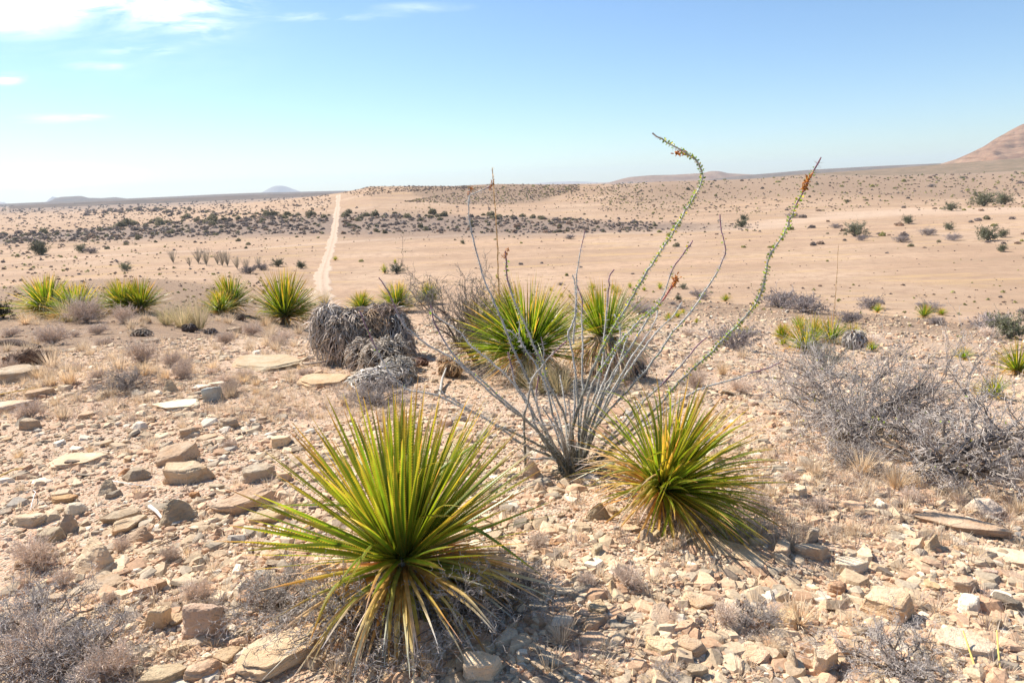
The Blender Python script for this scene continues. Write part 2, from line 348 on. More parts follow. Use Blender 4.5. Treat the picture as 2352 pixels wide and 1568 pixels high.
def ground_mat():
    m, nt, b, out = new_mat('desert_ground')
    ge = node(nt, 'ShaderNodeNewGeometry'); P = ge.outputs['Position']
    a = node(nt, 'ShaderNodeAttribute', attribute_name='Col')           # r: stony hill  g: brush floor  b: pale dry wash  a: distance class
    sp = node(nt, 'ShaderNodeSeparateColor'); nt.links.new(a.outputs['Color'], sp.inputs[0])
    # near: pinkish soil with fine chips
    soil = mixrgb(nt, rng_map(nt, noise(nt, P, 1.3, 5), .35, .65), (.53, .325, .215), (.44, .285, .19))
    soil = mixrgb(nt, rng_map(nt, noise(nt, P, 9, 6, .65), .42, .66), soil, (.57, .41, .28))
    vo = node(nt, 'ShaderNodeTexVoronoi'); vo.inputs['Scale'].default_value = 62; nt.links.new(P, vo.inputs['Vector'])
    vs = node(nt, 'ShaderNodeSeparateColor'); nt.links.new(vo.outputs['Color'], vs.inputs[0])
    chip = mixrgb(nt, vs.outputs[1], (.46, .37, .27), (.60, .48, .36))
    chip = mixrgb(nt, rng_map(nt, vs.outputs[2], .86, .9), chip, (.28, .22, .18))
    soil = mixrgb(nt, rng_map(nt, vs.outputs[0], .45, .5, 0, .8), soil, chip)
    # valley: even sandy flat with long faint streaks and patches
    st = noise(nt, mapping(nt, P, (.010, .05, .05), (0, 0, R(-6))), 1.0, 6, .62)
    val = mixrgb(nt, rng_map(nt, st, .36, .66), (.46, .31, .205), (.32, .215, .142))
    val = mixrgb(nt, rng_map(nt, noise(nt, P, .02, 5), .45, .7, 0, .6), val, (.53, .385, .27))
    val = mixrgb(nt, rng_map(nt, noise(nt, P, 1.1, 5, .7), .56, .72, 0, .5), val, (.30, .215, .15))
    val = mixrgb(nt, rng_map(nt, noise(nt, P, .28, 6, .75), .48, .62, 0, .75), val, (.30, .20, .135))
    val = mixrgb(nt, rng_map(nt, noise(nt, mapping(nt, P, (.025, .12, .1), (0, 0, R(-8))), 1.0, 7, .72), .54, .64, 0, .5), val, (.50, .335, .15))
    val = mixrgb(nt, rng_map(nt, noise(nt, mapping(nt, P, (.03, .35, .2), (0, 0, R(-5))), 1.0, 6, .7), .5, .64, 0, .55), val, (.33, .235, .155))
    far = mixrgb(nt, rng_map(nt, sp.outputs[2], 0, 1, 0, .3), val, (.62, .48, .37))
    hill = mixrgb(nt, rng_map(nt, noise(nt, P, .9, 6, .75), .42, .62), (.31, .21, .14), (.19, .135, .095))
    hill = mixrgb(nt, rng_map(nt, noise(nt, P, 4.5, 4, .7), .5, .68, 0, .4), hill, (.44, .33, .24))
    far = mixrgb(nt, sp.outputs[0], far, hill)
    far = mixrgb(nt, sp.outputs[1], far, mixrgb(nt, rng_map(nt, noise(nt, P, .35, 5, .7), .4, .65), (.17, .125, .10), (.30, .22, .165)))
    c = mixrgb(nt, a.outputs['Alpha'], soil, far)
    nt.links.new(c, b.inputs['Base Color']); b.inputs['Roughness'].default_value = .95; b.inputs['Specular IOR Level'].default_value = .08
    h1 = rng_map(nt, vo.outputs['Distance'], 0, .8, 1, 0)
    ad = node(nt, 'ShaderNodeMath', operation='ADD'); nt.links.new(h1, ad.inputs[0]); nt.links.new(noise(nt, P, 24, 5, .7), ad.inputs[1])
    bump(nt, b, ad.outputs[0], .8, .012)
    return m
M_GROUND = ground_mat()

# ---------------------------------------------------------------- ground: one sheet to the horizon
FAR_R = 16000.0
az_d = np.concatenate([np.arange(-180, -48, 2.0), np.arange(-48, 48, 0.14), np.arange(48, 180.0, 2.0)])
rr = np.concatenate([[0.25, .5, .8], np.geomspace(1.05, 16, 400)[:-1], np.geomspace(16, FAR_R, 470)])
A, RR = np.meshgrid(np.radians(az_d), rr)
GX = RR*np.sin(A); GY = RR*np.cos(A); GZ = height(GX, GY)
nr, na = GX.shape
idx = np.arange(nr*na).reshape(nr, na); nxt = np.roll(idx, -1, 1)
gq = np.stack([idx[:-1], nxt[:-1], nxt[1:], idx[1:]], -1).reshape(-1, 4)[:, ::-1]
V = np.stack([GX, GY, GZ], -1).reshape(-1, 3)
V = np.vstack([V, [[0, 0, float(height(0, 0.01))]]]); ct = np.stack([nxt[0], idx[0], np.full(na, nr*na)], -1)[:, ::-1]
# ground-cover masks (world positions)
def smoothstep(a, b, x): t = np.clip((x-a)/(b-a), 0, 1); return t*t*(3-2*t)
def masks(x, y):
    r = np.hypot(x, y); az = np.degrees(np.arctan2(x, y))
    n = vnoise(x/30, y/30, 11); n2 = vnoise(x/90, y/90, 12); n3 = vnoise(x/8, y/8, 13)
    # stony near hillside and the spur at the left
    edge = np.interp(az, [-40, -28, -20, -13, -3, 8, 22, 38], [185, 180, 120, 60, 60, 70, 70, 62])
    hill = 1-smoothstep(edge*.8, edge*1.15, r+n*25)
    # brush knoll and far slopes
    kb = np.interp(az, [-9, -7.6, -4, -.5, 3, 5.5, 7], [900, 655, 600, 585, 630, 690, 780])
    kn = smoothstep(0, 45, r-kb+n2*50+n*30)*smoothstep(1000, 850, r)*smoothstep(8, 5, az)*smoothstep(-9, -7, az)
    rb = np.interp(az, [-15, -13.5, -12, -9.3, -7], [960, 890, 810, 730, 755])
    ridge = smoothstep(-14.5, -13, az)*(1-smoothstep(-7, -5, az))*smoothstep(0, 50, r-rb+n2*50)*smoothstep(1300, 1000, r)
    sl = smoothstep(7, 12, az)*smoothstep(470, 640, r+n2*160+(20-az)*4)*.9
    hill = np.maximum.reduce([hill*.9, kn, ridge*.95, sl*.85])
    bc = band_r(az); bw = band_w(az)
    band = smoothstep(1.25, .35, np.abs(r-bc+n*22+n3*8)/bw)*smoothstep(22, 12, az)
    far_b = smoothstep(1400, 2200, r)*(.55+.5*np.sin(np.log(r)*9+n2*3)*.5)*np.where(az < -8, 1, .7)
    brush = np.clip(np.maximum(band*.95, far_b), 0, 1)
    wash = smoothstep(.75, .2, np.abs(r-np.interp(az, [-30, 0, 10, 20, 30, 38], [330, 330, 330, 345, 420, 430])-n*30)/np.interp(az, [0, 10, 25, 38], [8, 14, 60, 70]))
    return hill, brush, wash
def band_r(az): return np.interp(az, [-40, -36, -25.7, -14, -6, 1.2, 8.4, 15.3, 22], [600, 588, 540, 451, 416, 384, 363, 345, 338])
def band_w(az): return np.interp(az, [-40, -25, -16, -10, 2, 8, 14, 20], [90, 125, 115, 105, 82, 55, 36, 20])
hm, bm_, wm = masks(V[:, 0], V[:, 1]); rv = np.hypot(V[:, 0], V[:, 1])
colg = np.stack([hm, bm_, np.clip(wm, 0, 1), smoothstep(16, 40, rv)], -1)
g = link('ground', build_mesh('ground', V, gq, ct, M_GROUND, colg, True)); g['kind'] = 'structure'
#@@REST
# ---------------------------------------------------------------- dirt road, laid on the ground from the foot of the hill to the far ridge
M_ROAD, nt, b, out = new_mat('dirt_road')
ge = node(nt, 'ShaderNodeNewGeometry'); at = node(nt, 'ShaderNodeAttribute', attribute_name='Col')
sp = node(nt, 'ShaderNodeSeparateColor'); nt.links.new(at.outputs['Color'], sp.inputs[0])
c = mixrgb(nt, rng_map(nt, noise(nt, ge.outputs['Position'], .7, 6, .7), .35, .65), (.56, .42, .31), (.47, .34, .24))
c = mixrgb(nt, rng_map(nt, noise(nt, ge.outputs['Position'], 2.6, 5, .75), .48, .66, 0, .6), c, (.36, .26, .18))
rm_ = node(nt, 'ShaderNodeMath', operation='MULTIPLY'); nt.links.new(sp.outputs[1], rm_.inputs[0]); nt.links.new(rng_map(nt, noise(nt, ge.outputs['Position'], .5, 4), .35, .6), rm_.inputs[1])
c = mixrgb(nt, rm_.outputs[0], c, (.38, .27, .185))
nt.links.new(c, b.inputs['Base Color']); b.inputs['Roughness'].default_value = .95
RD = [(748, 702), (744, 680), (742, 660), (741, 640), (742, 625), (748, 605), (756, 580), (762, 560), (767, 540), (770, 520), (772, 500), (775, 480), (776, 465), (777, 452), (777.5, 447.5)]
rp = grounds([a for a, b_ in RD], [b_ for a, b_ in RD])[:, :2]
s = np.concatenate([[0], np.cumsum(np.hypot(*np.diff(rp, axis=0).T))]); ss = np.linspace(0, s[-1], 260)
rx = np.interp(ss, s, rp[:, 0]); ry = np.interp(ss, s, rp[:, 1])
kk = np.ones(9)/9; rx[4:-4] = np.convolve(rx, kk, 'valid'); ry[4:-4] = np.convolve(ry, kk, 'valid')
tx = np.gradient(rx); ty = np.gradient(ry); l = np.hypot(tx, ty); nx_, ny_ = ty/l, -tx/l
NA = 13; ac = np.linspace(-1, 1, NA); wd = 2.1+.5*vnoise(ss/30, ss*0, 31)*2 + .3*np.clip(1-ss/60, 0, 1)
wl_ = wd*(1+.7*vnoise(ss/5, ss*0, 32)); wr_ = wd*(1+.7*vnoise(ss/5, ss*0, 33))
off = np.where(ac[None, :] < 0, ac[None, :]*wl_[:, None], ac[None, :]*wr_[:, None])
X = rx[:, None]+nx_[:, None]*off; Y = ry[:, None]+ny_[:, None]*off
Z = height(X, Y)+.10-.06*np.exp(-((np.abs(ac)[None, :]-.42)/.14)**2); Z[:, 0] -= .14; Z[:, -1] -= .14
idx = np.arange(X.size).reshape(X.shape)
q = np.stack([idx[:-1, :-1], idx[:-1, 1:], idx[1:, 1:], idx[1:, :-1]], -1).reshape(-1, 4)[:, ::-1]
rc = np.broadcast_to(np.maximum(np.exp(-(np.abs(ac)/.16)**2), smoothstep(.7, 1, np.abs(ac)))[None, :], X.shape).ravel()
o = link('road', build_mesh('road', np.stack([X, Y, Z], -1).reshape(-1, 3), q, None, M_ROAD, np.stack([rc, rc, rc], -1), True)); o['kind'] = 'structure'

# ---------------------------------------------------------------- far hills, mesas and mountain, each at its own distance with its own depth
def hill_mat(name, ca, cb, cc, sc, strata=0):
    m, nt, b, out = new_mat(name); ge = node(nt, 'ShaderNodeNewGeometry'); P = ge.outputs['Position']
    c = mixrgb(nt, rng_map(nt, noise(nt, P, sc, 6, .7), .4, .62), ca, cb)
    c = mixrgb(nt, rng_map(nt, noise(nt, P, sc*4.3, 5, .7), .5, .66, 0, .7), c, cc)
    if strata:
        s_ = noise(nt, mapping(nt, P, (.002, .002, strata)), 1.0, 4, .7)
        c = mixrgb(nt, rng_map(nt, s_, .5, .57, 0, .55), c, tuple(v*.55 for v in ca))
    nt.links.new(c, b.inputs['Base Color']); b.inputs['Roughness'].default_value = 1; b.inputs['Specular IOR Level'].default_value = 0
    return m
M_DARKHILL = hill_mat('brushy_hill', (.13, .105, .09), (.20, .15, .12), (.09, .085, .07), .012)
M_HAZEFADED = hill_mat('haze_faded_rock', (.30, .28, .27), (.36, .33, .32), (.24, .23, .22), .006)  # haze fade of the farthest peaks put into the rock colour
M_REDHILL = hill_mat('red_mountain_rock', (.25, .145, .095), (.33, .215, .14), (.10, .08, .055), .014, .07)
M_OLIVE = hill_mat('olive_slope', (.20, .15, .10), (.28, .20, .14), (.12, .10, .07), .02)
def horiz(px): return 466.6-.0356*px
def ridge(name, prof, dist, depth, mat, kind='structure', label=None, cat=None, rough=1.0, n=120, M_=22, gully=0):
    """prof: (picture x, pixels above the eye level line); a real hill at that distance with a back and a front slope"""
    xs = np.linspace(prof[0][0], prof[-1][0], n); hs = np.interp(xs, [p[0] for p in prof], [p[1] for p in prof])
    ks = np.array([1, 2, 3, 2, 1.])/9; hs[2:-2] = np.convolve(hs, ks, 'valid')
    az = np.arctan((xs-1176)/F); h = CAM_H + hs/F*dist
    v = np.linspace(-1, 1, M_)
    Y_, X_ = np.meshgrid(v, np.arange(n), indexing='xy')
    d = dist+Y_*depth
    px_ = d*np.sin(az)[:, None]; py_ = d*np.cos(az)[:, None]
    base = height(px_, py_)-4
    pr = np.clip(1-np.abs(Y_), 0, 1); pr = pr**.8 if rough > 1.5 else pr*pr*(3-2*pr)
    er = 1+rough*.16*(vnoise(px_/(depth*.25), py_/(depth*.25), 41)+.5*vnoise(px_/(depth*.09), py_/(depth*.09), 42))*(1-pr)*4*pr
    z = base+(h[:, None]-base)*pr*er
    if gully:
        aa = np.broadcast_to(az[:, None]*dist, d.shape); w1 = aa/130+.9*vnoise(aa/300, d/300, 43)
        gl = np.abs(vnoise(w1, d/900, 44))*2+np.abs(vnoise(w1*2.3, d/500, 45)); z = z-gully*(.9-gl)*np.clip(pr*(1-pr)*4, 0, 1)*1.0
        st_ = (z/26+vnoise(aa/400, d/400, 46)) % 1; z = z+7*smoothstep(.0, .5, st_)*np.clip(pr*3, 0, 1)*np.clip(pr*(1-pr)*6, 0, 1)
    idx = np.arange(n*M_).reshape(n, M_)
    q = np.stack([idx[:-1, :-1], idx[:-1, 1:], idx[1:, 1:], idx[1:, :-1]], -1).reshape(-1, 4)
    o = link(name, build_mesh(name, np.stack([px_, py_, z], -1).reshape(-1, 3), q, None, mat, None, True)); o['kind'] = kind
    if label: o['label'] = label
    return o
ridge('distant_mesa', [(140, -3), (158, 2), (166, 5.5), (180, 7.5), (225, 8), (240, 4), (270, 2.5), (300, 3.5), (318, 1), (345, -3)], 8500, 500, M_DARKHILL)
ridge('distant_hills', [(-60, -2.5), (100, -1.2), (200, -1), (330, 0), (450, 1), (520, 2), (600, 2.5), (690, 1.5), (800, .5), (900, -3)], 6500, 900, M_DARKHILL)
ridge('plain_rise', [(60, -6), (250, -4.0), (420, -3), (560, -2), (680, -2.2), (770, -3), (900, -8)], 3600, 500, M_DARKHILL)
ridge('cone_mountain', [(615, -2), (628, 3), (640, 8), (652, 13.5), (660, 15.5), (672, 15.8), (682, 14), (695, 9), (712, 3), (725, -2)], 15200, 500, M_HAZEFADED)
ridge('pale_peak', [(5, -3), (22, 2.0), (36, 2.8), (52, 1), (60, -3)], 15000, 400, M_HAZEFADED)
ridge('pale_butte', [(142, -2), (152, 4), (160, 8.5), (170, 7), (180, -2)], 15100, 300, M_HAZEFADED)
ridge('blue_ridge', [(1215, -1), (1240, 1.5), (1275, 3), (1330, 3), (1380, -1)], 12000, 500, M_HAZEFADED)
ridge('right_mesa', [(1400, -4), (1428, 3), (1450, 7.5), (1500, 10), (1550, 9), (1590, 10), (1618, 10.5), (1630, 14), (1652, 13.5), (1672, 8), (1720, 4), (1800, 1), (1860, -4)], 7000, 450, M_REDHILL)
ridge('right_plateau', [(1600, -6), (1700, 2), (1860, 9), (2000, 11), (2160, 11.5), (2240, 6), (2300, -4)], 5200, 500, M_DARKHILL)
ridge('olive_slope', [(1700, -8), (1820, 0), (1990, 4.5), (2150, 9.5), (2250, 13), (2352, 16), (2600, 26), (2900, 22), (3200, 0)], 2300, 420, M_OLIVE)
ridge('red_mountain', [(2090, -2), (2140, 9), (2180, 18), (2215, 30), (2240, 39), (2262, 51), (2300, 67), (2318, 74), (2352, 80), (2420, 90), (2600, 112), (2800, 106), (3100, 60), (3400, 0)], 4100, 800, M_REDHILL, rough=2.2, n=500, M_=90, gully=42)

# ---------------------------------------------------------------- haze
def haze_box():
    v = [(x, y, z) for x in (-17500, 17500) for y in (-17500, 17500) for z in (-40, 320)]
    f = [(0, 1, 3, 2), (4, 6, 7, 5), (0, 4, 5, 1), (2, 3, 7, 6), (0, 2, 6, 4), (1, 5, 7, 3)]
    m = bpy.data.materials.new('haze_air'); m.use_nodes = True; nt = m.node_tree; nt.nodes.clear()
    out = node(nt, 'ShaderNodeOutputMaterial'); pv = node(nt, 'ShaderNodeVolumePrincipled')
    pv.inputs['Color'].default_value = (.80, .90, 1.0, 1); pv.inputs['Density'].default_value = HAZE; pv.inputs['Anisotropy'].default_value = .1
    nt.links.new(pv.outputs[0], out.inputs['Volume'])
    o = link('haze', build_mesh('haze', v, f, None, m)); o['kind'] = 'stuff'; o['label'] = 'thin blue air haze over the whole plain'
HAZE = 5.5e-5
haze_box()

# ---------------------------------------------------------------- rocks
from mathutils import noise as mn
def rock_mesh(seed, kind):
    rd = random.Random(seed); bm = bmesh.new()
    n = rd.randint(5, 7) if kind != 'cobble' else 9
    ths = sorted(rd.uniform(0, 6.283) for _ in range(n)) if kind != 'cobble' else [i*.7 for i in range(9)]
    ths = [i*6.283/n+rd.uniform(-.35, .35) for i in range(n)]
    sk = (rd.uniform(-.12, .12), rd.uniform(-.12, .12))
    for th in ths:
        r_ = rd.uniform(.36, .56)
        top = {'slab': .92, 'block': .78, 'wedge': .55, 'cobble': .6}[kind]*rd.uniform(.85, 1.12)
        zt = .5+{'slab': .06, 'block': .13, 'wedge': .42, 'cobble': .1}[kind]*rd.uniform(-1, 1)
        if kind == 'wedge': zt = .25+.45*math.cos(th-1.0)+rd.uniform(-.1, .1)
        bm.verts.new((math.cos(th)*r_*top+sk[0], math.sin(th)*r_*top+sk[1], zt))
        bm.verts.new((math.cos(th+rd.uniform(-.1, .1))*r_*1.0, math.sin(th)*r_*1.0, -.5+rd.uniform(-.05, .05)))
        if kind == 'cobble': bm.verts.new((math.cos(th)*.58, math.sin(th)*.58, 0))
    hull = bmesh.ops.convex_hull(bm, input=bm.verts)
    dead = [g_ for g_ in hull['geom_interior'] if isinstance(g_, bmesh.types.BMVert)]
    if dead: bmesh.ops.delete(bm, geom=dead, context='VERTS')
    bmesh.ops.dissolve_limit(bm, angle_limit=.16, verts=bm.verts, edges=bm.edges)
    bmesh.ops.bevel(bm, geom=list(bm.edges), offset=.035 if kind != 'cobble' else .12, segments=1 if kind != 'cobble' else 2, profile=.6, affect='EDGES', clamp_overlap=True)
    bmesh.ops.triangulate(bm, faces=bm.faces)
    for it in range(5):
        es = [e for e in bm.edges if e.calc_length() > .07]
        if not es: break
        bmesh.ops.subdivide_edges(bm, edges=es, cuts=1); bmesh.ops.triangulate(bm, faces=[f for f in bm.faces if len(f.verts) > 3])
    off = Vector((rd.uniform(0, 50), rd.uniform(0, 50), rd.uniform(0, 50)))
    bm.normal_update()
    lay = rd.uniform(3, 6)
    mv = []
    for v in bm.verts:
        p = v.co+off
        d = .035*mn.noise(p*2.6)+.022*mn.noise(p*7)+.012*mn.noise(p*17)
        side = 1-abs(v.normal.z)
        s_ = math.floor(v.co.z*lay+off.x+.3*mn.noise(p*1.5)); d += side*.045*mn.noise(Vector((s_*3.7, off.y, off.z+p.x)))*(1.3 if kind != 'cobble' else .2)
        # chipped steps on the bedding face
        c_ = mn.noise(Vector((p.x*1.7, p.y*1.7, off.z)))
        zz = -.05*max(0, min(1, (c_-.12)*14)) if (v.normal.z > .6 and kind in ('slab', 'block')) else 0
        mv.append((v, v.normal*d+Vector((0, 0, zz))))
    for v, d in mv: v.co += d
    me = bpy.data.meshes.new('rock'); bm.to_mesh(me); bm.free(); me.materials.append(M_ROCK)
    return me
KINDS_ = {'slab': [rock_mesh(100+i, 'slab') for i in range(9)], 'block': [rock_mesh(200+i, 'block') for i in range(8)],
          'wedge': [rock_mesh(300+i, 'wedge') for i in range(6)], 'cobble': [rock_mesh(400+i, 'cobble') for i in range(4)]}
RC = {'tan': (.62, .51, .385), 'cream': (.76, .65, .52), 'white': (.84, .79, .72), 'grey': (.50, .44, .36), 'brown': (.42, .32, .24), 'bluegrey': (.46, .50, .55), 'orange': (.56, .38, .24), 'mauve': (.58, .46, .39), 'dark': (.26, .235, .215)}
CNT = {k: 0 for k in KINDS_}
ROCKS = []      # (x, y, radius) used to keep other things off the big stones
def place_rock(px, py, wpx, kind, col, dr=.7, hr=.4, yaw=0, tilt=(0, 0), name='rock', pos=None, sink=.38):
    if pos is None: p, t = ground_at(px, py)
    else: p = pos; t = np.linalg.norm(p-CAMP)
    w_ = wpx*t/F
    me = KINDS_[kind][CNT[kind] % len(KINDS_[kind])]; CNT[kind] += 1
    o = link(name, me); h = w_*hr
    o.scale = (w_, w_*dr, h); o.rotation_euler = (R(tilt[0]), R(tilt[1]), R(yaw))
    o.location = (p[0], p[1], float(height(p[0], p[1]))+h*(.5-sink))
    k = RC[col]; j = rng.uniform(.9, 1.12); o.color = (k[0]*j, k[1]*j*rng.uniform(.97, 1.02), k[2]*j*rng.uniform(.93, 1.04), 1)
    ROCKS.append((p[0], p[1], w_*.45))
    return o
